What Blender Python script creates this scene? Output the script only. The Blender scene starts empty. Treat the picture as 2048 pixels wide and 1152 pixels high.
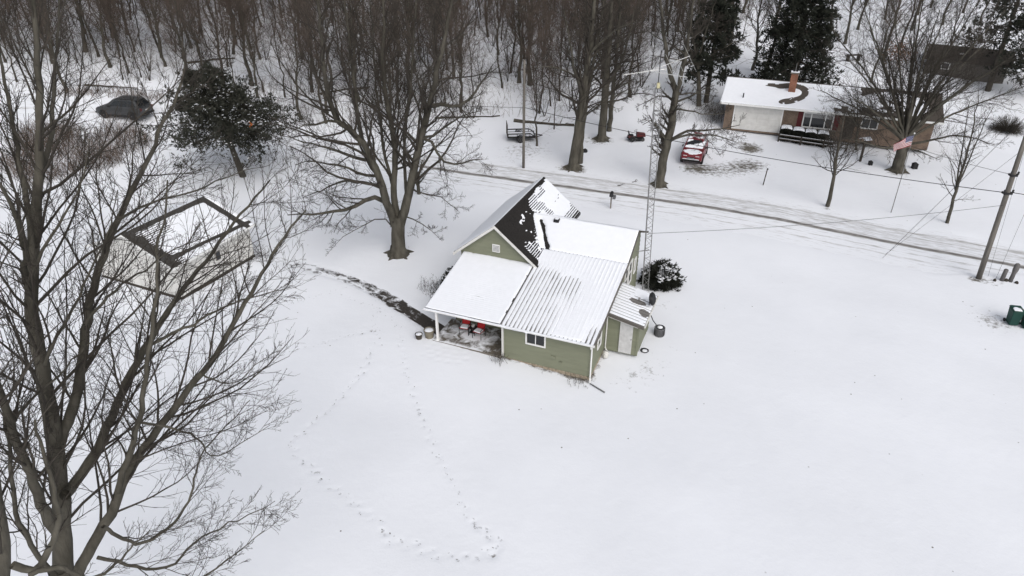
import bpy, math, random
import numpy as np
from mathutils import Vector, Matrix

# ------------------------------------------------------------------ camera, sky, light
scene = bpy.context.scene
CAM_H, PITCH, FPX = 22.0, 30.0, 1384.0
cd = bpy.data.cameras.new('camera'); cam = bpy.data.objects.new('camera', cd)
scene.collection.objects.link(cam); scene.camera = cam
cam.location = (0, 0, CAM_H); cam.rotation_euler = (math.radians(90 - PITCH), 0, 0)
cd.sensor_width = 36; cd.lens = FPX / 2048 * 36; cd.clip_start = .1; cd.clip_end = 3000
SUN_EL, SUN_AZ = 44, 160                    # degrees; azimuth clockwise from +Y
w = bpy.data.worlds.new('World'); scene.world = w; w.use_nodes = True
nt = w.node_tree; nt.nodes.clear()
sky = nt.nodes.new('ShaderNodeTexSky'); sky.sky_type = 'NISHITA'; sky.sun_disc = False
sky.sun_elevation = math.radians(SUN_EL); sky.sun_rotation = math.radians(SUN_AZ)
sky.air_density = 1.0; sky.dust_density = 4.0; sky.ozone_density = 1.0
hs = nt.nodes.new('ShaderNodeHueSaturation'); hs.inputs['Saturation'].default_value = .34
bg = nt.nodes.new('ShaderNodeBackground'); bg.inputs['Strength'].default_value = .11
wo = nt.nodes.new('ShaderNodeOutputWorld')
nt.links.new(sky.outputs[0], hs.inputs['Color']); nt.links.new(hs.outputs[0], bg.inputs[0]); nt.links.new(bg.outputs[0], wo.inputs[0])
sl = bpy.data.lights.new('sun', 'SUN'); sl.energy = .6; sl.angle = math.radians(60); sl.color = (1, .97, .93)
so = bpy.data.objects.new('sun', sl); scene.collection.objects.link(so)
az, el = math.radians(SUN_AZ), math.radians(SUN_EL)
sd = Vector((math.sin(az) * math.cos(el), math.cos(az) * math.cos(el), math.sin(el)))
so.rotation_euler = sd.to_track_quat('Z', 'Y').to_euler(); so.location = (0, 0, 60)
vs = scene.view_settings; vs.view_transform = 'Standard'; vs.look = 'None'; vs.gamma = 1; vs.exposure = 0.47; vs.use_curve_mapping = False

rng = np.random.default_rng(7); random.seed(7)
C = scene.collection
PI = math.pi

# ------------------------------------------------------------------ geometry of the place
HC = np.array([4.0, 28.8]); HT = math.radians(-22)
HU = np.array([math.cos(HT), math.sin(HT)]); HV = np.array([-HU[1], HU[0]])
def sstep(a, b, x):
    t = np.clip((np.asarray(x, float) - a) / (b - a), 0, 1); return t * t * (3 - 2 * t)
def T(x, y):
    x = np.asarray(x, float); y = np.asarray(y, float)
    z = 9.0 * sstep(60, 145, y) + 4.0 * sstep(-8, -46, x) * sstep(46, 84, y)
    z = z + .05 * np.sin(x * .31 + 1.3) * np.sin(y * .27) * sstep(0, 8, np.abs(x)) + .03 * np.sin(x * .83 + y * .4) * np.sin(y * .71 - x * .2)
    z = z + sstep(62, 80, y) * (.35 * np.sin(x * .21 + .5) * np.sin(y * .17) + .15 * np.sin(x * .6) * np.sin(y * .5 + 1))
    dx, dy = x - HC[0], y - HC[1]
    u = dx * HU[0] + dy * HU[1]; v = dx * HV[0] + dy * HV[1]
    d = np.hypot(np.maximum(np.maximum(-10 - u, u - 3), 0), np.maximum(np.maximum(-v, v - 11), 0))
    wgt = 1 - sstep(1.0, 7, d)
    h = .16 - .34 * sstep(-8.8, 0.3, u)
    return z * (1 - wgt) + h * wgt
PC, PS = math.cos(math.radians(PITCH)), math.sin(math.radians(PITCH))
def ray(px, py):
    a = (px - 1024) / FPX; b = (576 - py) / FPX
    return np.array([a, PC + b * PS, -PS + b * PC])
def at(px, py, z):
    d = ray(px, py); t = (z - CAM_H) / d[2]; return np.array([d[0] * t, d[1] * t, z])
def atY(px, py, Y):
    d = ray(px, py); t = Y / d[1]; return np.array([d[0] * t, Y, CAM_H + d[2] * t])
def G(px, py):
    z = 0.
    for _ in range(40):
        q = at(px, py, z); z = .5 * z + .5 * float(T(q[0], q[1]))
    q = at(px, py, z); return np.array([q[0], q[1], float(T(q[0], q[1]))])
def proj(X, Y, Z):
    z = Z - CAM_H; dep = Y * PC - z * PS; up = Y * PS + z * PC
    return 1024 + FPX * X / dep, 576 - FPX * up / dep

# ------------------------------------------------------------------ materials
MATS = {}
def newmat(name):
    m = bpy.data.materials.new(name); m.use_nodes = True; MATS[name] = m
    return m, m.node_tree, m.node_tree.nodes['Principled BSDF']
def nd(t, typ, **kw):
    n = t.nodes.new(typ)
    for k, v in kw.items():
        if k.startswith('_'): setattr(n, k[1:], v)
        else: n.inputs[k.replace('__', ' ')].default_value = v
    return n
def ramp(t, a, ca, b, cb):
    r = t.nodes.new('ShaderNodeValToRGB'); e = r.color_ramp.elements
    e[0].position = a; e[0].color = (*ca, 1) if len(ca) == 3 else ca
    e[1].position = b; e[1].color = (*cb, 1) if len(cb) == 3 else cb
    return r
def mat(name, col, rough=.6, var=.25, scale=6., bump=0., bscale=40., metal=0., col2=None, stretch=None, spec=.3):
    m, t, p = newmat(name)
    tc = t.nodes.new('ShaderNodeTexCoord'); src = tc.outputs['Object']
    if stretch:
        mp = nd(t, 'ShaderNodeMapping'); mp.inputs['Scale'].default_value = stretch
        t.links.new(src, mp.inputs[0]); src = mp.outputs[0]
    n = nd(t, 'ShaderNodeTexNoise', Scale=scale, Detail=5.0, Roughness=.6); t.links.new(src, n.inputs['Vector'])
    c2 = col2 if col2 else tuple(c * (1 + var) for c in col)
    c1 = tuple(c * (1 - var) for c in col) if not col2 else col
    r = ramp(t, .3, c1, .7, c2); t.links.new(n.outputs['Fac'], r.inputs[0]); t.links.new(r.outputs[0], p.inputs['Base Color'])
    p.inputs['Roughness'].default_value = rough; p.inputs['Metallic'].default_value = metal
    p.inputs['Specular IOR Level'].default_value = spec
    if bump:
        b = nd(t, 'ShaderNodeTexNoise', Scale=bscale, Detail=4.0); t.links.new(src, b.inputs['Vector'])
        bp = nd(t, 'ShaderNodeBump', Strength=bump, Distance=.03); t.links.new(b.outputs['Fac'], bp.inputs['Height']); t.links.new(bp.outputs[0], p.inputs['Normal'])
    return m
SNOW = (.80, .82, .865)
mat('snow', SNOW, .85, .02, 3., .25, 8., spec=.1)
mat('bark', (.042, .039, .032), .95, .4, 3., 1., 14., col2=(.112, .104, .086), stretch=(1, 1, .3), spec=.1)
mat('bark_dark', (.037, .033, .028), .95, .4, 3., .9, 14., col2=(.095, .085, .072), stretch=(1, 1, .3), spec=.1)
mat('twig', (.034, .030, .026), .95, .3, 1.5, col2=(.075, .067, .058), spec=.1)
mat('twig_wood_hazed', (.072, .056, .047), .95, .3, .4, col2=(.150, .122, .104), spec=.1)  # brown twigs of the wood, colour lightened to stand in for distance haze
mat('brush', (.085, .06, .046), .95, .3, .8, col2=(.19, .145, .115), spec=.1)
mat('needle', (.014, .017, .013), .8, .4, 1.2, col2=(.040, .044, .034), spec=.15)
mat('needle_grey', (.020, .022, .017), .8, .4, 1.2, col2=(.060, .062, .050), spec=.15)
mat('juniper', (.012, .014, .011), .8, .4, 3., col2=(.032, .034, .026), spec=.15)
mat('siding', (.185, .195, .138), .65, .10, 1.3, .1, 60., stretch=(.4, .4, 3))
mat('white_paint', (.74, .74, .73), .55, .05, 3.)
mat('white_worn', (.60, .595, .575), .7, .1, 2., .15, 30.)
mat('door_white', (.52, .52, .52), .6, .12, 5., .1, 20.)
mat('shingle', (.018, .016, .015), .95, .35, 9., .5, 60.)
mat('shingle_brown', (.075, .064, .055), .95, .25, 9., .5, 60.)
mat('shingle_grey', (.05, .047, .044), .95, .35, 9., .5, 60.)
mat('metal_roof', (.20, .19, .18), .5, .1, 3., metal=.2)
mat('rib_metal_shaded', (.15, .145, .14), .6, .15, 3.)  # roof rib metal, darker grey carries the shadow along the ribs
mat('brown_trim', (.11, .10, .09), .7, .15, 4.)
mat('stone', (.22, .18, .13), .9, .35, 7., .6, 18., col2=(.42, .36, .28))
mat('mortar', (.30, .27, .22), .95, .15, 12., .3, 40.)
mat('concrete', (.16, .145, .125), .9, .25, 4., .3, 30.)
mat('black', (.014, .014, .015), .6, .2, 6.)
mat('black_rubber', (.02, .02, .021), .85, .2, 10.)
mat('dark_metal', (.035, .035, .037), .5, .2, 6., metal=.3)
mat('grey_metal', (.17, .17, .175), .45, .2, 5., metal=.5)
mat('galvanised', (.22, .22, .22), .5, .2, 2., metal=.4)
mat('aluminium', (.62, .62, .61), .35, .08, 3., metal=.5)
mat('red_fabric', (.36, .018, .02), .8, .15, 20.)
mat('red_paint', (.15, .009, .016), .3, .1, 4., spec=.5)
mat('maroon', (.085, .012, .014), .5, .2, 4.)
mat('grey_paint', (.045, .047, .050), .32, .1, 4., spec=.5)
mat('glass', (.012, .014, .016), .08, .1, 1., spec=.6)
mat('glass_lit', (.10, .11, .12), .1, .3, 1.5, spec=.6)
mat('chrome', (.5, .5, .5), .2, .05, 2., metal=.9)
mat('lamp_glass', (.55, .55, .55), .15, .05, 2.)
mat('pot', (.19, .17, .13), .85, .15, 5.)
mat('pot_dark', (.06, .052, .042), .85, .15, 5.)
mat('soil', (.06, .05, .04), .95, .3, 20., .5, 40.)
mat('grey_wood', (.17, .155, .14), .9, .3, 2., .4, 20., stretch=(1, 1, .1))
mat('pole_wood', (.085, .078, .07), .9, .4, 3., .6, 16., stretch=(3, 3, .12), col2=(.20, .185, .165))
mat('grey_plastic', (.125, .118, .115), .7, .1, 3.)
mat('bin_green', (.008, .045, .035), .55, .15, 3.)
mat('flag_red', (.26, .016, .026), .85, .1, 5.)
mat('flag_white', (.55, .54, .54), .85, .03, 5.)
mat('flag_blue', (.035, .04, .12), .85, .1, 5.)
mat('dark_wood', (.05, .043, .036), .9, .3, 3., .3, 20.)
mat('leaf_orange', (.42, .13, .03), .8, .2, 4.)
mat('leaf_tan', (.20, .10, .045), .9, .3, 4.)
mat('interior', (.30, .30, .30), .9, .15, 2.)
mat('trampled', (.60, .615, .645), .9, .12, 12., .4, 30.)
mat('litter', (.13, .12, .105), .95, .3, 20.)
mat('yellowed', (.50, .47, .30), .7, .15, 3.)

def m_snow_ground():
    m, t, p = newmat('snow_ground')
    geo = t.nodes.new('ShaderNodeNewGeometry'); pos = geo.outputs['Position']
    at_ = t.nodes.new('ShaderNodeAttribute'); at_.attribute_name = 'bare'
    n1 = nd(t, 'ShaderNodeTexNoise', Scale=2.6, Detail=6.0, Roughness=.75); t.links.new(pos, n1.inputs['Vector'])
    add = nd(t, 'ShaderNodeMath', _operation='ADD'); t.links.new(n1.outputs['Fac'], add.inputs[0]); t.links.new(at_.outputs['Fac'], add.inputs[1])
    msk = nd(t, 'ShaderNodeMapRange'); msk.inputs['From Min'].default_value = .84; msk.inputs['From Max'].default_value = 1.06
    t.links.new(add.outputs[0], msk.inputs['Value'])
    # sparse flecks of leaf litter
    vo = nd(t, 'ShaderNodeTexVoronoi', Scale=1.1, Randomness=1.0); t.links.new(pos, vo.inputs['Vector'])
    fl = nd(t, 'ShaderNodeMapRange'); fl.inputs['From Min'].default_value = .05; fl.inputs['From Max'].default_value = .03
    t.links.new(vo.outputs['Distance'], fl.inputs['Value'])
    n4 = nd(t, 'ShaderNodeTexNoise', Scale=.35, Detail=2.0); t.links.new(pos, n4.inputs['Vector'])
    g4 = nd(t, 'ShaderNodeMapRange'); g4.inputs['From Min'].default_value = .5; g4.inputs['From Max'].default_value = .56; t.links.new(n4.outputs['Fac'], g4.inputs['Value'])
    fm = nd(t, 'ShaderNodeMath', _operation='MULTIPLY'); t.links.new(fl.outputs[0], fm.inputs[0]); t.links.new(g4.outputs[0], fm.inputs[1])
    mx = nd(t, 'ShaderNodeMath', _operation='MAXIMUM'); t.links.new(msk.outputs[0], mx.inputs[0]); t.links.new(fm.outputs[0], mx.inputs[1])
    n2 = nd(t, 'ShaderNodeTexNoise', Scale=9.0, Detail=4.0); t.links.new(pos, n2.inputs['Vector'])
    gr = ramp(t, .3, (.07, .064, .054), .7, (.19, .175, .15)); t.links.new(n2.outputs['Fac'], gr.inputs[0])
    n3 = nd(t, 'ShaderNodeTexNoise', Scale=.18, Detail=5.0, Roughness=.6); t.links.new(pos, n3.inputs['Vector'])
    sn = ramp(t, .3, tuple(c * .955 for c in SNOW), .65, SNOW); t.links.new(n3.outputs['Fac'], sn.inputs[0])
    mi = nd(t, 'ShaderNodeMixRGB'); t.links.new(mx.outputs[0], mi.inputs[0]); t.links.new(sn.outputs[0], mi.inputs[1]); t.links.new(gr.outputs[0], mi.inputs[2])
    t.links.new(mi.outputs[0], p.inputs['Base Color']); p.inputs['Roughness'].default_value = .85; p.inputs['Specular IOR Level'].default_value = .1
    b1 = nd(t, 'ShaderNodeTexNoise', Scale=1.3, Detail=6.0, Roughness=.62); t.links.new(pos, b1.inputs['Vector'])
    bp = nd(t, 'ShaderNodeBump', Strength=.24, Distance=.12); t.links.new(b1.outputs['Fac'], bp.inputs['Height']); t.links.new(bp.outputs[0], p.inputs['Normal'])
m_snow_ground()

def m_road():
    m, t, p = newmat('road')
    uv = t.nodes.new('ShaderNodeUVMap'); uv.uv_map = 'UVMap'
    sp = t.nodes.new('ShaderNodeSeparateXYZ'); t.links.new(uv.outputs[0], sp.inputs[0])
    mp = nd(t, 'ShaderNodeMapping'); mp.inputs['Scale'].default_value = (.5, 3.0, 1); t.links.new(uv.outputs[0], mp.inputs[0])
    n = nd(t, 'ShaderNodeTexNoise', Scale=1.6, Detail=6.0, Roughness=.7); t.links.new(mp.outputs[0], n.inputs['Vector'])
    # across the road (metres): slush density
    r = t.nodes.new('ShaderNodeValToRGB'); cr = r.color_ramp
    stops = [(0, .0), (.13, .04), (.155, .22), (.185, .02), (.27, .0), (.30, .25), (.325, .03), (.44, .05), (.475, .66), (.515, .72), (.55, .17), (.66, .13), (.74, .22), (.84, .15), (.90, .34), (.94, .12), (1, 0)]
    while len(cr.elements) < len(stops): cr.elements.new(.5)
    for e, (q, v) in zip(cr.elements, stops): e.position = q; e.color = (v, v, v, 1)
    wob = nd(t, 'ShaderNodeTexNoise', Scale=.25, Detail=3.0); t.links.new(mp.outputs[0], wob.inputs['Vector'])
    wm = nd(t, 'ShaderNodeMath', _operation='MULTIPLY_ADD'); wm.inputs[1].default_value = .05; wm.inputs[2].default_value = -.025; t.links.new(wob.outputs['Fac'], wm.inputs[0])
    dv = nd(t, 'ShaderNodeMath', _operation='MULTIPLY_ADD'); dv.inputs[1].default_value = 1 / 6.4; t.links.new(sp.outputs[1], dv.inputs[0]); t.links.new(wm.outputs[0], dv.inputs[2])
    t.links.new(dv.outputs[0], r.inputs[0])
    at_ = t.nodes.new('ShaderNodeAttribute'); at_.attribute_name = 'bare'
    ml = nd(t, 'ShaderNodeMath', _operation='MULTIPLY'); t.links.new(r.outputs[0], ml.inputs[0]); t.links.new(at_.outputs['Fac'], ml.inputs[1])
    a = nd(t, 'ShaderNodeMath', _operation='MULTIPLY_ADD'); a.inputs[1].default_value = 1.35; t.links.new(n.outputs['Fac'], a.inputs[0]); t.links.new(ml.outputs[0], a.inputs[2])
    mr = nd(t, 'ShaderNodeMapRange'); mr.inputs['From Min'].default_value = .74; mr.inputs['From Max'].default_value = 1.55; t.links.new(a.outputs[0], mr.inputs['Value'])
    c = ramp(t, 0, SNOW, 1, (.065, .06, .055)); e = c.color_ramp.elements.new(.5); e.color = (.34, .33, .32, 1)
    t.links.new(mr.outputs[0], c.inputs[0]); t.links.new(c.outputs[0], p.inputs['Base Color']); p.inputs['Roughness'].default_value = .8
    bp = nd(t, 'ShaderNodeBump', Strength=.5, Distance=.05); t.links.new(n.outputs['Fac'], bp.inputs['Height']); t.links.new(bp.outputs[0], p.inputs['Normal'])
m_road()

def m_patchy(name, dark, lo, hi, scale=2.2, grad=True, stretch=(1, 1, 1)):
    """dark paving with thin snow left on it; u runs 0..1 along the strip"""
    m, t, p = newmat(name)
    uv = t.nodes.new('ShaderNodeUVMap'); uv.uv_map = 'UVMap'
    mp = nd(t, 'ShaderNodeMapping'); mp.inputs['Scale'].default_value = stretch; t.links.new(uv.outputs[0], mp.inputs[0])
    n = nd(t, 'ShaderNodeTexNoise', Scale=scale, Detail=6.0, Roughness=.65, Distortion=.6); t.links.new(mp.outputs[0], n.inputs['Vector'])
    at_ = t.nodes.new('ShaderNodeAttribute'); at_.attribute_name = 'bare'
    a = nd(t, 'ShaderNodeMath', _operation='ADD'); t.links.new(n.outputs['Fac'], a.inputs[0]); t.links.new(at_.outputs['Fac'], a.inputs[1])
    mr = nd(t, 'ShaderNodeMapRange'); mr.inputs['From Min'].default_value = lo; mr.inputs['From Max'].default_value = hi; t.links.new(a.outputs[0], mr.inputs['Value'])
    n2 = nd(t, 'ShaderNodeTexNoise', Scale=7.0, Detail=4.0); t.links.new(uv.outputs[0], n2.inputs['Vector'])
    dr = ramp(t, .3, tuple(c * .7 for c in dark), .7, tuple(c * 1.3 for c in dark)); t.links.new(n2.outputs['Fac'], dr.inputs[0])
    mi = nd(t, 'ShaderNodeMixRGB'); t.links.new(mr.outputs[0], mi.inputs[0]); mi.inputs[1].default_value = (*SNOW, 1); t.links.new(dr.outputs[0], mi.inputs[2])
    t.links.new(mi.outputs[0], p.inputs['Base Color']); p.inputs['Roughness'].default_value = .75
    bp = nd(t, 'ShaderNodeBump', Strength=.6, Distance=.04); t.links.new(n.outputs['Fac'], bp.inputs['Height']); bp.invert = True; t.links.new(bp.outputs[0], p.inputs['Normal'])
m_patchy('path', (.035, .029, .024), .92, 1.08, 1.6, stretch=(.9, 1.6, 1))
m_patchy('porch_floor', (.10, .085, .068), .86, 1.08, 1.9)

def m_brick(name, c1, c2, mortar, scale):
    m, t, p = newmat(name)
    tc = t.nodes.new('ShaderNodeTexCoord'); mp = nd(t, 'ShaderNodeMapping'); t.links.new(tc.outputs['Object'], mp.inputs[0])
    sx = t.nodes.new('ShaderNodeSeparateXYZ'); t.links.new(mp.outputs[0], sx.inputs[0])
    ad = nd(t, 'ShaderNodeMath', _operation='ADD'); t.links.new(sx.outputs[0], ad.inputs[0]); t.links.new(sx.outputs[1], ad.inputs[1])
    cb = t.nodes.new('ShaderNodeCombineXYZ'); t.links.new(ad.outputs[0], cb.inputs[0]); t.links.new(sx.outputs[2], cb.inputs[1])
    b = nd(t, 'ShaderNodeTexBrick', Scale=scale, Color1=(*c1, 1), Color2=(*c2, 1), Mortar=(*mortar, 1)); b.inputs['Mortar Size'].default_value = .012
    t.links.new(cb.outputs[0], b.inputs['Vector'])
    n = nd(t, 'ShaderNodeTexNoise', Scale=1.5, Detail=5.0); t.links.new(tc.outputs['Object'], n.inputs['Vector'])
    r = ramp(t, .3, (.7, .7, .7), .7, (1.15, 1.15, 1.15)); t.links.new(n.outputs['Fac'], r.inputs[0])
    mi = nd(t, 'ShaderNodeMixRGB', _blend_type='MULTIPLY'); mi.inputs[0].default_value = 1; t.links.new(b.outputs['Color'], mi.inputs[1]); t.links.new(r.outputs[0], mi.inputs[2])
    t.links.new(mi.outputs[0], p.inputs['Base Color']); p.inputs['Roughness'].default_value = .9
    bp = nd(t, 'ShaderNodeBump', Strength=.4, Distance=.01); t.links.new(b.outputs['Fac'], bp.inputs['Height']); bp.invert = True; t.links.new(bp.outputs[0], p.inputs['Normal'])
m_brick('brick', (.135, .092, .067), (.185, .132, .096), (.21, .19, .165), 4.2)
m_brick('brick_red', (.23, .085, .05), (.28, .12, .07), (.24, .21, .17), 4.2)

# ------------------------------------------------------------------ object helpers
def tag(o, label=None, cat=None, group=None, kind=None):
    if label: o['label'] = label
    if cat: o['category'] = cat
    if group: o['group'] = group
    if kind: o['kind'] = kind
    return o
def link(o, parent=None):
    C.objects.link(o)
    if parent is not None: o.parent = parent
    return o
def thing(name, label, cat, loc=(0, 0, 0), rz=0., group=None):
    o = bpy.data.objects.new(name, None); link(o); o.location = tuple(float(c) for c in loc); o.rotation_euler = (0, 0, rz); o.empty_display_size = .2
    return tag(o, label, cat, group)
def npmesh(name, V, F, material, smooth=False):
    """F: (n,k) int array or list of such arrays"""
    me = bpy.data.meshes.new(name)
    V = np.ascontiguousarray(V, np.float32)
    Fs = F if isinstance(F, list) else [F]
    Fs = [np.asarray(f, np.int32) for f in Fs if len(f)]
    nl = sum(f.size for f in Fs); npol = sum(len(f) for f in Fs)
    me.vertices.add(len(V)); me.vertices.foreach_set('co', V.ravel())
    me.loops.add(nl); me.loops.foreach_set('vertex_index', np.concatenate([f.ravel() for f in Fs]))
    ls = []; o = 0
    for f in Fs:
        ls.append(o + np.arange(len(f)) * f.shape[1]); o += f.size
    me.polygons.add(npol); me.polygons.foreach_set('loop_start', np.concatenate(ls).astype(np.int32))
    me.update(calc_edges=True)
    if smooth: me.shade_smooth()
    else: me.shade_flat()
    if material: me.materials.append(MATS[material])
    return me
def npobj(name, V, F, material, parent=None, smooth=False):
    return link(bpy.data.objects.new(name, npmesh(name, V, F, material, smooth)), parent)

class MB:
    def __init__(s): s.v = []; s.f = []
    def add(s, vs, fs):
        o = len(s.v); s.v += [tuple(float(c) for c in q) for q in vs]; s.f += [tuple(i + o for i in f) for f in fs]; return s
    def box(s, x0, x1, y0, y1, z0, z1):
        return s.add([(x0, y0, z0), (x1, y0, z0), (x1, y1, z0), (x0, y1, z0), (x0, y0, z1), (x1, y0, z1), (x1, y1, z1), (x0, y1, z1)],
                     [(0, 3, 2, 1), (4, 5, 6, 7), (0, 1, 5, 4), (1, 2, 6, 5), (2, 3, 7, 6), (3, 0, 4, 7)])
    def hexa(s, lo, hi):
        """two rings of n points joined"""
        n = len(lo)
        return s.add(list(lo) + list(hi), [tuple(range(n))[::-1], tuple(range(n, 2 * n))] + [(i, (i + 1) % n, n + (i + 1) % n, n + i) for i in range(n)])
    def prism(s, poly, d):
        """polygon of 3D points extruded by d"""
        return s.hexa(poly, [tuple(np.array(q) + np.array(d)) for q in poly])
    def tube(s, pts, r, k=8, caps=True):
        pts = [np.array(q, float) for q in pts]; rs = r if hasattr(r, '__len__') else [r] * len(pts)
        rings = []
        for i, q in enumerate(pts):
            d = pts[min(i + 1, len(pts) - 1)] - pts[max(i - 1, 0)]; d = d / (np.linalg.norm(d) + 1e-9)
            if i == 0: ref = np.array([0, 0, 1.]) if abs(d[2]) < .8 else np.array([1., 0, 0])
            a = np.cross(d, ref); a /= np.linalg.norm(a) + 1e-9; b = np.cross(d, a)
            rings.append([q + rs[i] * (a * math.cos(t) + b * math.sin(t)) for t in np.arange(k) * 2 * PI / k])
        vs = [v for R in rings for v in R]; fs = []
        for i in range(len(pts) - 1):
            for j in range(k): fs.append((i * k + j, i * k + (j + 1) % k, (i + 1) * k + (j + 1) % k, (i + 1) * k + j))
        if caps: fs.append(tuple(range(k))[::-1]); fs.append(tuple((len(pts) - 1) * k + j for j in range(k)))
        return s.add(vs, fs)
    def bar(s, a, b, w, h=None):
        """rectangular bar from a to b"""
        a = np.array(a, float); b = np.array(b, float); d = b - a; d /= np.linalg.norm(d); h = h or w
        ref = np.array([0, 0, 1.]) if abs(d[2]) < .9 else np.array([1., 0, 0])
        p = np.cross(d, ref); p /= np.linalg.norm(p); q = np.cross(p, d)
        o = [p * w / 2 * sx + q * h / 2 * sy for sx, sy in ((-1, -1), (1, -1), (1, 1), (-1, 1))]
        return s.hexa([a + k for k in o], [b + k for k in o])
    def lathe(s, prof, k=16, axis='z', c=(0, 0, 0)):
        vs = []; fs = []
        for (r, h) in prof:
            for j in range(k):
                t = 2 * PI * j / k
                q = (r * math.cos(t), r * math.sin(t), h)
                if axis == 'y': q = (q[0], q[2], q[1])
                if axis == 'x': q = (q[2], q[0], q[1])
                vs.append((q[0] + c[0], q[1] + c[1], q[2] + c[2]))
        for i in range(len(prof) - 1):
            for j in range(k): fs.append((i * k + j, i * k + (j + 1) % k, (i + 1) * k + (j + 1) % k, (i + 1) * k + j))
        if prof[0][0] > 1e-4: fs.append(tuple(range(k))[::-1])
        if prof[-1][0] > 1e-4: fs.append(tuple((len(prof) - 1) * k + j for j in range(k)))
        return s.add(vs, fs)
    def build(s, name, material, parent=None, smooth=False, bevel=0.):
        me = bpy.data.meshes.new(name); me.from_pydata(s.v, [], s.f); me.update()
        if smooth: me.shade_smooth()
        me.materials.append(MATS[material])
        o = link(bpy.data.objects.new(name, me), parent)
        if bevel:
            b = o.modifiers.new('bevel', 'BEVEL'); b.width = bevel; b.segments = 2; b.limit_method = 'ANGLE'; b.angle_limit = math.radians(40)
        return o
def copy_tree(o, parent=None):
    c = o.copy(); C.objects.link(c); c.parent = parent
    for ch in [q for q in o.children]: copy_tree(ch, c)
    return c

# ------------------------------------------------------------------ ground
def axis(segs):
    out = []
    for a, b, st in segs: out.append(np.arange(a, b, st))
    out.append([segs[-1][1]]); return np.concatenate(out)
def polyline(pxs): return np.array([G(*q) for q in pxs])
def resample(P, step):
    P = np.asarray(P, float); d = np.r_[0, np.cumsum(np.linalg.norm(np.diff(P[:, :2], axis=0), axis=1))]
    n = max(2, int(d[-1] / step) + 1); s = np.linspace(0, d[-1], n)
    return np.stack([np.interp(s, d, P[:, i]) for i in range(P.shape[1])], 1)
def smoothline(P, it=3):
    P = np.asarray(P, float)
    for _ in range(it):
        Q = [P[0]]
        for a, b in zip(P[:-1], P[1:]): Q += [a * .75 + b * .25, a * .25 + b * .75]
        P = np.array(Q + [P[-1]])
    return P
ROAD = smoothline(polyline([(-420, 190), (-150, 200), (0, 212), (250, 232), (430, 258), (600, 290), (760, 318), (900, 341), (1100, 369), (1300, 396), (1440, 417), (1620, 450), (1800, 488), (1950, 515), (2048, 533), (2250, 575)]), 2)
PATH = smoothline(polyline([(505, 509), (560, 521), (640, 541), (700, 557), (752, 582), (805, 615), (850, 643), (893, 668)]), 3)
def dist_line(x, y, L):
    d = np.full(x.shape, 1e9)
    for a, b in zip(L[:-1], L[1:]):
        ab = b[:2] - a[:2]; l2 = (ab ** 2).sum() + 1e-9
        t = np.clip(((x - a[0]) * ab[0] + (y - a[1]) * ab[1]) / l2, 0, 1)
        d = np.minimum(d, np.hypot(x - a[0] - t * ab[0], y - a[1] - t * ab[1]))
    return d
gx = axis([(-600, -120, 20), (-120, -60, 2.), (-60, -26, 1.2), (-26, -13.5, .45), (-13.5, 1.5, .125), (1.5, 12, .35), (12, 45, 1.0), (45, 120, 2.), (120, 600, 20)])
gy = axis([(-200, -10, 12), (-10, 12, 1.), (12, 33, .125), (33, 46, .3), (46, 80, .8), (80, 150, 1.6), (150, 260, 5.), (260, 900, 30)])
XX, YY = np.meshgrid(gx, gy)
ZZ = T(XX, YY); BARE = np.zeros_like(ZZ)
# under the road and the path the snow lies lower
sel = (YY > 40) & (YY < 110) & (XX < 75) & (XX > -110)
dr = dist_line(XX[sel], YY[sel], resample(ROAD, 4.))
ZZ[sel] -= .10 * (1 - sstep(3.1, 3.9, dr)); BARE[sel] += .16 * (1 - sstep(3.2, 6.5, dr)) * sstep(3.0, 3.4, dr)
sel = (YY > 25) & (YY < 46) & (XX < 2) & (XX > -24)
dp = dist_line(XX[sel], YY[sel], resample(PATH, 1.))
ZZ[sel] -= .05 * (1 - sstep(.42, .62, dp)); BARE[sel] += .22 * (1 - sstep(.5, .95, dp))
# litter and grass showing: wood floor, under trees, round the house
BARE += .25 * sstep(64, 80, YY) * (XX < 18)
def spot(px, py, r, a, sy=1.):
    q = G(px, py); global BARE
    BARE += a * np.exp(-(((XX - q[0]) / r) ** 2 + ((YY - q[1]) / (r * sy)) ** 2))
for s in [(797, 512, .9, .42), (1147, 338, 1.2, .6), (1200, 280, 1.6, .5), (1318, 372, 1.0, .5), (1655, 413, .5, .5), (1795, 345, 1.3, .5), (1893, 447, .4, .5),
          (1500, 330, 2.4, .43), (1440, 345, 3.2, .36), (1490, 290, 1.6, .44), (1450, 275, 1.0, .4), (1505, 300, .9, .5), (1385, 336, 1.6, .4), (485, 355, .8, .4), (1240, 770, 1.6, .20), (1340, 700, 1.8, .21),
          (1290, 740, 1.5, .21), (1330, 610, 1.6, .3), (1820, 372, 1.4, .35), (1100, 300, 5., .2), (1035, 300, 3, .24), (1930, 610, 2.5, .2), (2000, 650, 1.6, .34),
          (1990, 565, 1.2, .36), (1955, 558, .5, .5), (1047, 336, .4, .4), (1640, 295, 6, .22), (200, 320, 4, .3), (745, 660, 1.3, .18), (640, 590, 1.6, .16), (900, 540, 1.0, .25),
          (1090, 740, .8, .2), (1150, 755, .8, .28), (1000, 725, .8, .2), (1230, 690, .8, .2), (1400, 800, 3, .12)]: spot(*s)
hu = (XX - HC[0]) * HU[0] + (YY - HC[1]) * HU[1]; hv = (XX - HC[0]) * HV[0] + (YY - HC[1]) * HV[1]
hd = np.hypot(np.maximum(np.maximum(-4.9 - hu, hu), 0), np.maximum(np.maximum(-hv, hv - 10.5), 0))
BARE += .36 * np.exp(-(hd / .28) ** 2)
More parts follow.
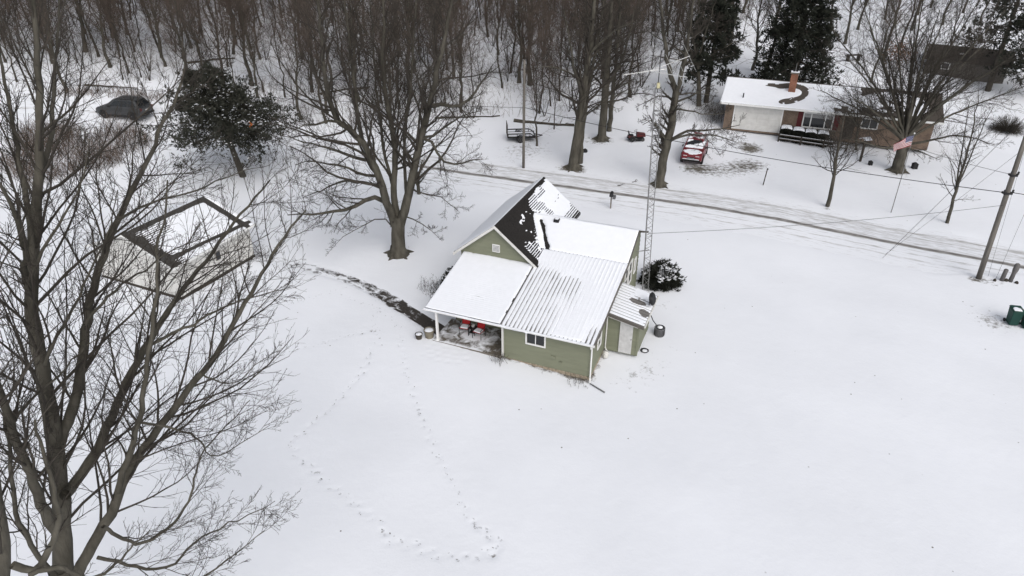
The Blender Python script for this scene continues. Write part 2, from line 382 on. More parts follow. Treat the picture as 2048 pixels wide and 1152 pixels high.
# footprints of a dog and of people, pressed into the snow
PRINTS = []
def prints(pxs, step, depth, spread, rad, bare, jitter=.05):
    P = resample(smoothline(polyline(pxs), 2), step); x0, y0 = -13.5, 12.
    for i, q in enumerate(P):
        d = P[min(i + 1, len(P) - 1)] - P[max(i - 1, 0)]; d = d[:2] / (np.linalg.norm(d[:2]) + 1e-9); n = np.array([-d[1], d[0]])
        c = q[:2] + n * spread * (1 if i % 2 else -1) + rng.normal(0, jitter, 2)
        i0, i1 = np.searchsorted(gx, [c[0] - .5, c[0] + .5]); j0, j1 = np.searchsorted(gy, [c[1] - .5, c[1] + .5])
        if i1 <= i0 or j1 <= j0: continue
        X = XX[j0:j1, i0:i1] - c[0]; Y = YY[j0:j1, i0:i1] - c[1]
        a = X * d[0] + Y * d[1]; b = X * n[0] + Y * n[1]
        e = np.exp(-((a / (rad * rng.uniform(1.2, 2.0))) ** 2 + (b / rad) ** 2) ** 1.5)
        k = rng.uniform(.6, 1.1); PRINTS.append((c[0], c[1], math.atan2(d[1], d[0]), rad * rng.uniform(.8, 1.25), bare))
        ZZ[j0:j1, i0:i1] -= depth * k * e; BARE[j0:j1, i0:i1] += bare * k * e
prints([(742, 700), (728, 745), (700, 775), (660, 815), (632, 840), (612, 862), (582, 880)], .36, .05, .07, .085, .46)
prints([(582, 893), (600, 918), (632, 945), (655, 965), (690, 990), (735, 1030), (765, 1050), (775, 1080), (820, 1092), (880, 1108), (915, 1118), (950, 1110), (985, 1108)], .34, .05, .09, .085, .46)
prints([(985, 1108), (1000, 1095), (985, 1072), (945, 1045)], .3, .05, .1, .09, .42)
prints([(945, 1048), (915, 985), (900, 955), (868, 905), (850, 850), (826, 790), (810, 730), (800, 690)], .42, .045, .06, .08, .40)
prints([(560, 708), (640, 688), (700, 670), (760, 660)], .22, .03, .05, .06, .40)
prints([(560, 612), (630, 595), (690, 575)], .24, .03, .06, .06, .36)
prints([(745, 600), (750, 640), (748, 670), (760, 690)], .3, .03, .12, .07, .34)
prints([(690, 590), (720, 610), (770, 620), (800, 650), (800, 690)], .33, .03, .1, .07, .32)
prints([(860, 690), (900, 700), (940, 705)], .25, .04, .2, .09, .1)
prints([(850, 705), (890, 718), (930, 722)], .25, .04, .2, .09, .1)
prints([(420, 740), (500, 722), (560, 708)], .24, .03, .05, .06, .40)
ny, nx = XX.shape
ZI = lambda x, y: float(ZZ[np.searchsorted(gy, y), np.searchsorted(gx, x)])
idx = np.arange(ny * nx).reshape(ny, nx)
GF = np.stack([idx[:-1, :-1], idx[:-1, 1:], idx[1:, 1:], idx[1:, :-1]], -1).reshape(-1, 4)
ground = npobj('snow_ground', np.stack([XX, YY, ZZ], -1).reshape(-1, 3), GF, 'snow_ground', smooth=True)
tag(ground, kind='structure')
a_ = ground.data.attributes.new('bare', 'FLOAT', 'POINT'); a_.data.foreach_set('value', BARE.ravel().astype(np.float32))

def print_marks(name, label, m, prob, lo, hi, wid, lift, seed, off):
    R_ = np.random.default_rng(seed); V = []; F = []
    for (x, y, a, r, b) in PRINTS:
        for rep in range(2):
            if b < .2 or R_.uniform() > prob * (b / .45): continue
            L_ = r * .85 * R_.uniform(lo, hi); W_ = L_ * R_.uniform(*wid); aa = a + R_.normal(0, .35); cx = x + R_.normal(0, off); cy = y + R_.normal(0, off); k = 9; o = len(V)
            zc = max(ZI(cx + dx, cy + dy) for dx in (-.1, 0, .1) for dy in (-.1, 0, .1)) + lift
            V.append((cx, cy, zc + .004))
            for j in range(k):
                t = 2 * PI * j / k; q = R_.uniform(.55, 1.2); u_, v_ = L_ * q * math.cos(t), W_ * q * math.sin(t)
                V.append((cx + u_ * math.cos(aa) - v_ * math.sin(aa), cy + u_ * math.sin(aa) + v_ * math.cos(aa), zc))
            F += [(o, o + 1 + j, o + 1 + (j + 1) % k) for j in range(k)]
    o = npobj(name, np.array(V), np.array(F), m, smooth=True); tag(o, label, 'footprints', kind='stuff')
print_marks('trampled_snow', 'grey scuffed snow of the footprint trails across the yard', 'trampled', .6, .5, 1.25, (.35, .7), .002, 5, .06)
print_marks('footprint_grass', 'dark bits of grass showing in the footprint trails', 'litter', .34, .22, .7, (.25, .5), .006, 6, .07)

def ribbon(name, line, width, material, lift, nw=2, bare=None, step=.5, ragged=0.):
    P = resample(line, step); n = len(P)
    d = np.gradient(P[:, :2], axis=0); d /= np.linalg.norm(d, axis=1)[:, None] + 1e-9; nn = np.stack([-d[:, 1], d[:, 0]], 1)
    ts = np.linspace(-.5, .5, nw + 1); V = []; UV = []; B = []
    s = np.r_[0, np.cumsum(np.linalg.norm(np.diff(P[:, :2], axis=0), axis=1))]
    rg = np.interp(np.arange(n), np.arange(0, n, 3), rng.normal(0, 1, len(np.arange(0, n, 3)))) * ragged
    for i in range(n):
        for k, t in enumerate(ts):
            ww = width + (rg[i] if k in (0, nw) else 0)
            q = P[i, :2] + nn[i] * t * ww; V.append((q[0], q[1], float(T(q[0], q[1])) + lift)); UV.append((s[i], (t + .5) * width - (1.1 if name == 'road' else 0))); B.append(bare(s[i] / s[-1], t) if bare else 0)
    k = nw + 1; F = [(i * k + j, (i + 1) * k + j, (i + 1) * k + j + 1, i * k + j + 1)[::-1] for i in range(n - 1) for j in range(nw)]
    o = npobj(name, np.array(V), np.array(F), material, smooth=True)
    uv = o.data.uv_layers.new(name='UVMap'); li = np.zeros(len(o.data.loops), np.int32); o.data.loops.foreach_get('vertex_index', li)
    uv.data.foreach_set('uv', np.array(UV, np.float32)[li].ravel())
    aa = o.data.attributes.new('bare', 'FLOAT', 'POINT'); aa.data.foreach_set('value', np.array(B, np.float32))
    return tag(o, kind='structure')
_q = G(860, 335); _s = np.r_[0, np.cumsum(np.linalg.norm(np.diff(ROAD[:, :2], axis=0), axis=1))]; _f = _s[np.argmin(np.linalg.norm(ROAD[:, :2] - _q[:2], axis=1))] / _s[-1]
ribbon('road', ROAD, 8.6, 'road', -.03, 10, step=1.0, bare=lambda s, t: .22 + .78 * float(sstep(_f - .08, _f + .02, s)))
ribbon('garden_path', PATH, .98, 'path', .0, 6, bare=lambda s, t: .39 + .17 * s + .22 * max(0, s - .55) / .45 - .9 * max(0, abs(t) - .36), step=.25, ragged=.12)

# ------------------------------------------------------------------ tree generator
def unit(v): return v / (np.linalg.norm(v, axis=-1, keepdims=True) + 1e-9)
def tubes(pts, rad, k):
    B, P, _ = pts.shape
    tan = unit(np.gradient(pts, axis=1))
    m = unit(pts[:, -1] - pts[:, 0]); ref = np.eye(3)[np.argmin(np.abs(m), axis=1)][:, None, :]
    a = unit(np.cross(tan, np.broadcast_to(ref, tan.shape))); b = np.cross(tan, a)
    th = np.arange(k) * 2 * PI / k
    V = pts[:, :, None, :] + rad[:, :, None, None] * (a[:, :, None, :] * np.cos(th)[None, None, :, None] + b[:, :, None, :] * np.sin(th)[None, None, :, None])
    i = np.arange(B * P * k).reshape(B, P, k); j = np.roll(i, -1, axis=2)
    F = np.stack([i[:, :-1], j[:, :-1], j[:, 1:], i[:, 1:]], -1).reshape(-1, 4)
    return V.reshape(-1, 3), F
def join(parts):
    o = 0; Vs = []; Fs = []
    for V, F in parts: Vs.append(V); Fs.append(F + o); o += len(V)
    return np.concatenate(Vs), np.concatenate(Fs)
def spawn(R, pts, rad, n, t0, t1, ang, length, P, up=.1, wig=.12, rr=.5, rend=.25, rmin=.004, rmax=9., droop=0., tpow=1., lenfn=None, az=None):
    """n children per parent branch on pts (B,P,3)"""
    B, PP, _ = pts.shape; N = B * n
    pi = np.repeat(np.arange(B), n)
    t = t0 + (t1 - t0) * ((np.tile(np.arange(n), B) + R.uniform(0, 1, N)) / n) ** tpow
    f = t * (PP - 1); i0 = np.minimum(f.astype(int), PP - 2); fr = (f - i0)[:, None]
    p = pts[pi, i0] * (1 - fr) + pts[pi, i0 + 1] * fr
    r = rad[pi, i0] * (1 - fr[:, 0]) + rad[pi, i0 + 1] * fr[:, 0]
    tan = unit(pts[pi, i0 + 1] - pts[pi, i0])
    perp = unit(np.cross(tan, unit(R.normal(0, 1, (N, 3)))))
    a = np.radians(np.clip(R.normal(ang, ang * .22, N), 8, 120))[:, None]
    d = unit(np.cos(a) * tan + np.sin(a) * perp)
    plen = np.linalg.norm(np.diff(pts, axis=1), axis=2).sum(1)[pi]
    L = plen * length * R.uniform(.6, 1.25, N) * (lenfn(t) if lenfn else (1.1 - .6 * t))
    out = np.zeros((N, P, 3)); out[:, 0] = p
    for k in range(1, P):
        d = unit(d + R.normal(0, wig, (N, 3)) + np.array([0, 0, up - droop * k / P]))
        out[:, k] = out[:, k - 1] + d * (L / (P - 1))[:, None]
    r0 = np.clip(r * rr, rmin, rmax); q = np.linspace(0, 1, P)[None]
    return out, np.maximum(r0[:, None] * (1 - q * (1 - rend)), rmin * .7)
def crown(R, limbs, spec, twig_k=3):
    """limbs: list of (pts(1,P,3), rad(1,P)); spec: list of dicts per level. returns list of (V,F) with levels"""
    out = []; cur = limbs
    for s in spec:
        s = dict(s); k = s.pop('k', 3); dens = s.pop('dens', None); nxt = []
        for (p, r) in cur:
            a = dict(s)
            if dens: a['n'] = max(1, int(round(dens * np.linalg.norm(np.diff(p, axis=1), axis=2).sum(1).mean())))
            nxt.append(spawn(R, p, r, **a))
        for q in nxt: out.append(tubes(q[0], q[1], k))
        cur = nxt if len(nxt) < 2 or any(x[0].shape[1] != nxt[0][0].shape[1] for x in nxt) else [(np.concatenate([x[0] for x in nxt]), np.concatenate([x[1] for x in nxt]))]
    return out
def limb(P, r0, r1, n=None, wig=0., R=rng):
    P = smoothline(np.array(P, float), 2); d = np.r_[0, np.cumsum(np.linalg.norm(np.diff(P, axis=0), axis=1))]
    n = n or max(5, int(d[-1] / .6)); s = np.linspace(0, d[-1], n)
    Q = np.stack([np.interp(s, d, P[:, i]) for i in range(3)], 1)
    if wig: Q[1:-1] += R.normal(0, wig, (n - 2, 3))
    return Q[None], np.linspace(r0, r1, n)[None]
def tree_thing(name, label, loc, trunk_parts, crown_parts, bark='bark', twig='twig', group=None, local=False):
    """trunk_parts/crown_parts: lists of (V,F) in world space (or local)"""
    t = thing(name, label, 'tree', loc, 0, group)
    off = np.zeros(3) if local else np.array(loc, float)
    V, F = join(trunk_parts); npobj('trunk', V - off, F, bark, t, smooth=True)
    if crown_parts:
        V, F = join(crown_parts); npobj('crown', V - off, F, twig, t, smooth=True)
    return t
def flare(r, base_z, h=.7, amt=.55):
    """widen the base of a trunk (radius array rows)"""
    return r

exec_order = []
# ------------------------------------------------------------------ green house
house = thing('green_house', 'small sage green clapboard house with snow on its black shingle and metal roofs', 'house', (HC[0], HC[1], 0), HT)
def part(mb, name, m, parent=house, **k): return mb.build(name, m, parent, **k)
EXPO = .285
def siding(parent, org, eu, nrm, z0, z1, span, m='siding'):
    """lapped boards; span(z)->(a0,a1) along eu, org at a=0,z=0; nrm outward"""
    org = np.array(org, float); eu = np.array(eu, float); nrm = np.array(nrm, float); ez = np.array([0, 0, 1.])
    z = z0
    while z < z1 - .03:
        zt = min(z + EXPO, z1); a0, a1 = span(z); b0, b1 = span(zt - 1e-3)
        if a1 - a0 > .08:
            if b1 - b0 < .03: m_ = (b0 + b1) / 2; b0, b1 = m_ - .015, m_ + .015
            f = lambda a, zz, o: org + eu * a + ez * zz + nrm * o
            MB().hexa([f(a0, z, .0), f(a1, z, .0), f(a1, z, .048), f(a0, z, .048)], [f(b0, zt - .004, .0), f(b1, zt - .004, .0), f(b1, zt - .004, .008), f(b0, zt - .004, .008)]).build('siding_board', m, parent)
        z = zt
SL = .21
def zl(v): return 2.30 + SL * (v + .35)          # lean-to roof top plane
RA, EA = 5.5, 3.33                                # gable A ridge and eave
def zA(u): return RA - (RA - EA) / 2.65 * abs(u + 7.2)
ZB0, ZBR, VB = zl(6.2), 4.75, 8.5
def zB(v): return ZBR - (ZBR - ZB0) / 2.3 * (VB - v) if v < VB else ZBR - .45 * (v - VB)
# walls
wf = part(MB().box(-4.85, 0, 0, .14, .0, 2.26), 'front_wall', 'siding')
siding(wf, (0, 0, 0), (1, 0, 0), (0, -1, 0), .08, 2.26, lambda z: (-4.80, -.06))
prof = [(0.145, -.02), (10.3, -.02), (10.3, zB(10.3) - .13), (8.5, ZBR - .14), (6.2, ZB0 - .13), (0.145, zl(.145) - .13)]
wr = part(MB().prism([(0, v, z) for v, z in prof], (-.14, 0, 0)), 'side_wall', 'siding')
def rspan(z):
    if z < 2.26: return (.06, 10.3)
    lo = 0.06 if z < zl(.06) - .13 else ((z + .13 - 2.3) / SL - .35 if z + .13 < ZB0 else 6.2 + (z + .13 - ZB0) / ((ZBR - ZB0) / 2.3))
    hi = 10.3 if z + .13 < zB(10.3) else VB + (ZBR - z - .13) / .45
    return (lo, max(lo, hi))
siding(wr, (0, 0, 0), (0, 1, 0), (1, 0, 0), .08, 4.6, rspan)
part(MB().box(-4.85, -4.71, .145, 4.7, 0, zl(.2) - .13), 'porch_side_wall', 'siding')
wp = part(MB().box(-8.7, -4.855, 2.2, 2.34, .15, zl(2.2) - .12), 'porch_back_wall', 'siding')
siding(wp, (0, 2.2, 0), (1, 0, 0), (0, -1, 0), .22, 2.7, lambda z: (-8.7, -4.87))
part(MB().box(-8.7, -8.56, 2.345, 4.7, .15, 2.9), 'left_wall', 'siding')
wg = part(MB().prism([(-9.5, 4.75, .1), (-4.92, 4.75, .1), (-4.92, 4.75, zA(-4.92) - .12), (-7.2, 4.75, RA - .13), (-9.5, 4.75, zA(-9.5) - .12)], (0, .14, 0)), 'gable_wall', 'siding')
def gsp(z): k = (RA - .16 - z) / ((RA - EA) / 2.65); return (max(-7.2 - k, -9.5), min(-7.2 + k, -4.92))
siding(wg, (0, 4.75, 0), (1, 0, 0), (0, -1, 0), 3.33, RA - .2, gsp)
part(MB().box(-9.5, -9.36, 4.895, 12.4, .1, zA(-9.5) - .12), 'left_wall', 'siding')
part(MB().prism([(-9.5, 12.4, .1), (-4.92, 12.4, .1), (-4.92, 12.4, zA(-4.92) - .12), (-7.2, 12.4, RA - .13), (-9.5, 12.4, zA(-9.5) - .12)], (0, .14, 0)), 'back_wall', 'siding')
part(MB().box(-4.9, -.145, 10.16, 10.3, .1, zB(10.3) - .13), 'back_wall', 'siding')
part(MB().box(-5.06, -4.92, 10.305, 12.395, .1, zA(-4.92) - .14), 'side_wall', 'siding')
# corner boards
part(MB().box(-.055, .056, -.056, .055, .06, 2.27), 'corner_board', 'siding'); part(MB().box(-4.90, -4.81, -.056, -.001, .06, 2.27), 'corner_board', 'white_worn')
part(MB().box(-8.72, -8.64, 2.16, 2.199, .2, 2.66), 'corner_board', 'dark_wood')
# stone foundation: single stones
fnd = part(MB().box(-4.84, -.002, .012, .12, -.45, .0), 'foundation', 'mortar')
sr = random.Random(3)
for row, (z0, z1) in enumerate(((-.40, -.18), (-.175, .06))):
    u = -4.8 + .12 * row
    while u < -.25:
        l = sr.uniform(.2, .48); e = min(u + l, -.01); o = sr.uniform(.0, .03)
        MB().hexa([(u + .012, -.012 - o, z0 + sr.uniform(.0, .02)), (e - .012, -.012 - o, z0 + sr.uniform(0, .02)), (e - .012, .05, z0), (u + .012, .05, z0)],
                  [(u + .02, -.012 - o, z1 - sr.uniform(.01, .03)), (e - .02, -.012 - o, z1 - sr.uniform(.01, .03)), (e - .012, .05, z1 - .01), (u + .012, .05, z1 - .01)]).build('stone', 'stone', fnd, bevel=.012)
        u = e
fs_ = part(MB().box(-.12, -.012, .13, 2.84, -.45, .07), 'foundation', 'mortar')
u = .16
while u < 2.6:
    l = sr.uniform(.25, .5); e = min(u + l, 2.8)
    MB().box(-.05, .012 + sr.uniform(0, .02), u + .012, e - .012, -.3, .06).build('stone', 'stone', fs_, bevel=.012); u = e
# windows
def window(parent, org, eu, nrm, w, h, name='window', fr=.075, glass='glass', mull=1, depth=.06, sill=True, sash=False):
    org = np.array(org, float); eu = np.array(eu, float); nrm = np.array(nrm, float); ez = np.array([0, 0, 1.])
    def bx(a0, a1, z0, z1, o0, o1):
        g = lambda a, z, o: org + eu * a + ez * z + nrm * o
        return MB().hexa([g(a0, z0, o0), g(a1, z0, o0), g(a1, z0, o1), g(a0, z0, o1)], [g(a0, z1, o0), g(a1, z1, o0), g(a1, z1, o1), g(a0, z1, o1)])
    fm = MB()
    for a in ((0, fr, 0, h), (w - fr, w, 0, h), (fr, w - fr, 0, fr), (fr, w - fr, h - fr, h)):
        b = bx(*a, .005, depth); fm.add(b.v, b.f)
    wn = fm.build(name, 'white_paint', parent)
    xs = np.linspace(fr, w - fr, mull + 1); bw = .022
    for i in range(mull):
        a0, a1 = xs[i], xs[i + 1]
        bx(a0 + bw, a1 - bw, fr + bw, h - fr - bw, .012, .02).build('pane', glass, wn)
    if mull > 1:
        mm = MB()
        for i in range(1, mull): b = bx(xs[i] - bw, xs[i] + bw, fr, h - fr, .006, depth - .012); mm.add(b.v, b.f)
        mm.build('mullion', 'white_paint', wn)
    if sash: bx(fr, w - fr, h / 2 - .025, h / 2 + .025, .006, depth - .01).build('mullion', 'white_paint', wn)
    return wn
window(house, (-3.52, -.045, 1.28), (1, 0, 0), (0, -1, 0), 1.12, .78, mull=2)
window(house, (.048, 1.05, 1.05), (0, 1, 0), (1, 0, 0), .68, 1.05, mull=1, sash=True)
window(house, (.048, 6.5, 1.5), (0, 1, 0), (1, 0, 0), .85, 1.5, mull=1, sash=True)
window(house, (.048, 7.45, 1.5), (0, 1, 0), (1, 0, 0), .85, 1.5, mull=1, sash=True)
window(house, (.048, 8.9, 1.6), (0, 1, 0), (1, 0, 0), .5, 1.0, mull=1)
# louvred gable vent
gv = part(MB().box(-7.43, -6.97, 4.66, 4.72, 3.72, 4.2), 'gable_vent', 'white_paint')
for k in range(5): MB().prism([(-7.39, 4.655, 3.77 + k * .08), (-6.99, 4.655, 3.77 + k * .08), (-6.99, 4.645, 3.82 + k * .08), (-7.39, 4.645, 3.82 + k * .08)], (0, .014, .0)).build('slat', 'interior', gv)
# wall vents on the front
part(MB().box(-2.12, -1.85, -.065, -.02, .68, .86), 'wall_vent', 'siding'); part(MB().box(-1.62, -1.50, -.085, -.02, .48, .62), 'outlet_box', 'siding')
# snow sheets
def snow_sheet(parent, org, ea, eb, na, nb, hfn, m='snow', name='snow'):
    org = np.array(org, float); ea = np.array(ea, float); eb = np.array(eb, float); n = np.cross(ea, eb); n /= np.linalg.norm(n)
    if n[2] < 0: n = -n
    A, B = np.meshgrid(np.linspace(0, 1, na), np.linspace(0, 1, nb)); H = hfn(A * np.linalg.norm(ea), B * np.linalg.norm(eb), A, B)
    ed = (np.minimum(np.minimum(A, 1 - A) * np.linalg.norm(ea), np.minimum(B, 1 - B) * np.linalg.norm(eb)) < .01)
    H = np.where(ed, np.minimum(H, .004), H)
    V = org + A[..., None] * ea + B[..., None] * eb + np.clip(H, -.04, .5)[..., None] * n
    i = np.arange(na * nb).reshape(nb, na); F = np.stack([i[:-1, :-1], i[:-1, 1:], i[1:, 1:], i[1:, :-1]], -1).reshape(-1, 4)
    keep = (H.ravel()[F] > -.035).any(1)
    return npobj(name, V.reshape(-1, 3), F[keep], m, parent, smooth=True)
class Noise:
    def __init__(s, seed, n=64): s.g = np.random.default_rng(seed).uniform(0, 1, (n, n)); s.n = n
    def __call__(s, x, y, oct=4):
        x = np.asarray(x, float); y = np.asarray(y, float); o = np.zeros(np.broadcast(x, y).shape); a = .5; tot = 0
        for k in range(oct):
            xi = np.floor(x).astype(int); yi = np.floor(y).astype(int); fx = x - xi; fy = y - yi; fx = fx * fx * (3 - 2 * fx); fy = fy * fy * (3 - 2 * fy)
            g = s.g; n = s.n
            v = (g[xi % n, yi % n] * (1 - fx) + g[(xi + 1) % n, yi % n] * fx) * (1 - fy) + (g[xi % n, (yi + 1) % n] * (1 - fx) + g[(xi + 1) % n, (yi + 1) % n] * fx) * fy
            o += a * v; tot += a; a *= .5; x = x * 2.03 + 17.3; y = y * 2.03 + 5.1
        return o / tot
NZ = Noise(5); NZ2 = Noise(9)
# metal lean-to roof with its ribs
mr = part(MB().prism([(-4.83, -.35, zl(-.35)), (.25, -.35, zl(-.35)), (.25, 6.2, ZB0), (-4.83, 6.2, ZB0)], (0, 0, -.10)), 'metal_roof', 'metal_roof')
nr = 23
for k in range(nr):
    u = -4.80 + k * (5.02 / (nr - 1))
    MB().bar((u, -.36, zl(-.36) + .012), (u, 6.19, zl(6.19) + .012), .035, .042).build('rib', 'rib_metal_shaded', mr)
def hm(a, b, A, B):
    ph = (a - .03) / (5.02 / (nr - 1)); d = np.abs(ph - np.round(ph))                # 0 at a rib
    cover = .45 + 1.0 * sstep(.30, .85, A + .45 * (NZ(a * .6, b * .35) - .5)) + .35 * sstep(.75, 1, A) * 0
    cover = cover - 1.2 * sstep(.82, .93, A) * (1 - sstep(.12, .3, B)) - .5 * (1 - sstep(.0, .1, B)) * (NZ2(a * 2, b) - .2)
    cover = cover + sstep(.72, .95, B + .2 * A) * 1.0
    t = .022 + .028 * np.clip(cover, 0, 1.6) - .045 * np.clip(1 - d / .15, 0, 1) * np.clip(1.15 - cover, 0, 1.2)
    t = t + .02 * np.clip(1 - d / .25, 0, 1) * np.clip(cover - 1.0, 0, 1) + .008 * (NZ(a * 5, b * 3) - .5)
    t = t - .018 * sstep(.50, .70, NZ(a * .9 + 7, b * .5 + 2)) * (1 - sstep(.5, .75, A)) * sstep(.35, .6, B)
    return t
snow_sheet(mr, (-4.80, -.345, zl(-.345)), (5.04, 0, 0), (0, 6.54, 6.54 * SL), 254, 60, hm)
# porch roof, shingled
pr_ = part(MB().prism([(-9.3, -.3, zl(-.3)), (-4.86, -.3, zl(-.3)), (-4.86, 4.74, zl(4.74)), (-9.3, 4.74, zl(4.74))], (0, 0, -.11)), 'porch_roof', 'shingle_grey')
def hp(a, b, A, B):
    c = (b / .15) % 1.0
    thin = np.clip(1.2 - np.hypot((A - .62) / .5, (B - .32) / .33), 0, 1)
    return .05 + .02 * (NZ(a * .8, b * .8) - .5) - thin * (.026 + .034 * (c > .75) * NZ2(a * 1.5, b * 6)) - .06 * (1 - sstep(.0, .05, 1 - B + .04 * NZ(a * 3, 1))) * 1.0 - .06 * (A > .985) * NZ(b * 3, 2)
snow_sheet(pr_, (-9.29, -.29, zl(-.29)), (4.42, 0, 0), (0, 5.02, 5.02 * SL), 90, 135, hp)
# gable A: two slopes, shingle courses on the visible one
y0A, y1A = 4.45, 12.75
rA = part(MB().prism([(-7.2, y0A, RA), (-4.55, y0A, EA), (-4.55, y1A, EA), (-7.2, y1A, RA)], (0, 0, -.12)), 'gable_roof', 'shingle')
slen = math.hypot(2.65, RA - EA); nc = 25; mb = MB()
for k in range(nc):
    t0, t1 = k / nc, (k + 1.12) / nc; t1 = min(t1, 1.0)
    q = lambda t, o: (-7.2 + 2.65 * t + o * .63, RA - (RA - EA) * t + o * .77)
    a0 = q(t0, .004); b0 = q(t1, .028); b1 = q(t1, .004)
    mb.hexa([(a0[0], y0A + .01, a0[1]), (b0[0], y0A + .01, b0[1]), (b1[0], y0A + .01, b1[1])], [(a0[0], y1A - .01, a0[1]), (b0[0], y1A - .01, b0[1]), (b1[0], y1A - .01, b1[1])])
tag(mb.build('shingle_course', 'shingle', rA), kind='stuff')
def hA(a, b, A, B):   # a along ridge (front to back), b down the slope
    c = (b / (slen / nc)) % 1.0; n = NZ(a * 1.1, b * 1.1); n2 = NZ2(a * 3.2, b * 3.2)
    back = sstep(.50, .66, A + .30 * (B - .45) * 0 + .25 * (n - .5) + .10 * (.5 - np.abs(B - .45)))
    back = back * (1 - sstep(.02, -.06, B - .10 + .1 * (n - .5)))
    low = sstep(.44, .74, B + .25 * (n - .5)) * (1 - sstep(.40, .52, A)) * sstep(.02, .10, A)
    isl = ((n2 > .665) & (np.hypot((A - .36) / .14, (B - .40) / .20) < 1))
    st_ = np.clip(np.exp(-((A - .57) / .07) ** 2) + (B < .24) * (A < .85) + sstep(.74, .9, B) + .52, 0, 1)
    t = -.045 + .072 * back - .085 * back * (c < .30) * sstep(.42, .50, NZ2(a * 1.6, b * 2.6 + 4) * st_ + .12 * st_) + (.060 - .07 * (c < .5) * (n2 > .36)) * low + .085 * isl
    t = t - .08 * (A > .55) * (B > .93) * (c < .8)
    return t + .012 * (n2 - .5)
snow_sheet(rA, (-7.2 + .63 * .03, y0A + .02, RA + .77 * .03), (0, y1A - y0A - .04, 0), (2.64, 0, -(RA - EA) * 2.64 / 2.65), 160, 125, hA)
rAl = part(MB().prism([(-7.2, y0A, RA), (-9.85, y0A, EA), (-9.85, y1A, EA), (-7.2, y1A, RA)], (0, 0, -.12)), 'gable_roof', 'shingle')
snow_sheet(rAl, (-7.19, y0A + .01, RA + .008), (0, y1A - y0A - .02, 0), (-2.66, 0, -(RA - EA)), 60, 40, lambda a, b, A, B: .055 + .02 * (NZ(a, b) - .5))
for s in (-1, 1):
    part(MB().prism([(-7.2, y0A - .03, RA + .0), (-7.2 + s * 2.68, y0A - .03, EA - .025), (-7.2 + s * 2.68, y0A - .03, EA - .21), (-7.2, y0A - .03, RA - .19)], (0, .028, 0)), 'rake_board', 'white_worn')
# wing B
rB = part(MB().prism([(-6.3, 6.2, ZB0 - .0), (.25, 6.2, ZB0), (.25, VB, ZBR), (-6.3, VB, ZBR)], (0, 0, -.11)), 'wing_roof', 'shingle')
rB2 = part(MB().prism([(-6.3, VB, ZBR), (.42, VB, ZBR), (.42, 10.7, zB(10.7)), (-6.3, 10.7, zB(10.7))], (0, 0, -.11)), 'wing_roof', 'shingle_brown')
def hB(a, b, A, B):   # a along ridge left->right, b up slope
    ua = -6.3 + a; va = 6.2 + b * .9
    dv = ua - (-7.2 + 2.65 / (RA - EA) * (RA - (ZB0 + (ZBR - ZB0) * B)))         # distance right of the valley
    strip = sstep(.22, .34, dv + .12 * (NZ(a * 2, b * 2) - .5)) * (1 - sstep(.42, .62, dv + .25 * (NZ2(a * 4, b * 4) - .5))) * (1 - sstep(.75, .95, B))
    return .06 + .02 * (NZ(a * .7, b * .7) - .5) + .05 * (1 - sstep(0, .3, dv)) - .13 * strip
lb = math.hypot(2.3, ZBR - ZB0)
snow_sheet(rB, (-6.29, 6.2, ZB0), (6.52, 0, 0), (0, 2.3, ZBR - ZB0), 120, 44, hB)
def hB2(a, b, A, B):
    c = ((b / .16) % 1.0); return .03 + .03 * (1 - sstep(.2, .5, A)) - .06 * sstep(.25, .75, A + .2 * (NZ(a, b) - .5)) * (c > .35) - .03 * sstep(.8, 1, A)
snow_sheet(rB2, (-6.29, VB + .01, ZBR - .003), (6.7, 0, 0), (0, 2.18, -.45 * 2.18), 60, 54, hB2)
vb = part(MB().box(-4.86, -4.54, 8.02, 8.3, 4.4, 4.78), 'roof_vent', 'black'); MB().box(-4.81, -4.59, 8.06, 8.26, 4.782, 4.82).build('snow', 'snow', vb, bevel=.015)
part(MB().prism([(.255, -.35, zl(-.35) + .0), (.255, 6.2, ZB0), (.255, 6.2, ZB0 - .17), (.255, -.35, zl(-.35) - .17)], (.025, 0, 0)), 'rake_board', 'brown_trim')
part(MB().prism([(.255, 6.205, ZB0), (.255, VB, ZBR), (.255, VB, ZBR - .17), (.255, 6.205, ZB0 - .17)], (.025, 0, 0)), 'rake_board', 'brown_trim')
# gutter, fascia, downspouts, porch post
gut = MB()
gp = [(-.0, .0), (-.02, -.075), (-.06, -.105), (-.105, -.075), (-.12, .0), (-.105, .0), (-.092, -.066), (-.055, -.09), (-.03, -.066), (-.015, .0)]
gut.hexa([(-9.34, -.36 + a, 2.31 + z) for a, z in gp], [(.28, -.36 + a, 2.31 + z) for a, z in gp])
gt = part(gut, 'gutter', 'white_paint')
def hg(a, b, A, B): return .03 + .06 * np.clip(NZ(a * 1.6, 3) - .35, 0, 1) * (1 - .9 * sstep(.62, .66, A) * (1 - sstep(.7, .72, A)) * 0)
sg = MB()
rr_ = random.Random(8)
xs = np.arange(-9.3, .26, .12)
top = [2.305 + .05 * float(NZ(x * 1.7, 3.1)) for x in xs]; dr_ = [(.10 if -4.6 < x < -3.3 else .0) * float(NZ(x * 4, 7.7)) for x in xs]
vv = []; ff = []
for i, x in enumerate(xs): vv += [(x, -.34, 2.30), (x, -.36, top[i]), (x, -.45, top[i] - .006), (x, -.485 - dr_[i] * .6, 2.285 - dr_[i]), (x, -.462, 2.27)]
for i in range(len(xs) - 1):
    for j in range(4): ff.append((i * 5 + j, i * 5 + j + 1, (i + 1) * 5 + j + 1, (i + 1) * 5 + j))
sg.add(vv, ff); sg.build('snow', 'snow', gt, smooth=True)
part(MB().box(-9.28, .24, -.335, -.305, 2.17, 2.235), 'fascia', 'white_paint')
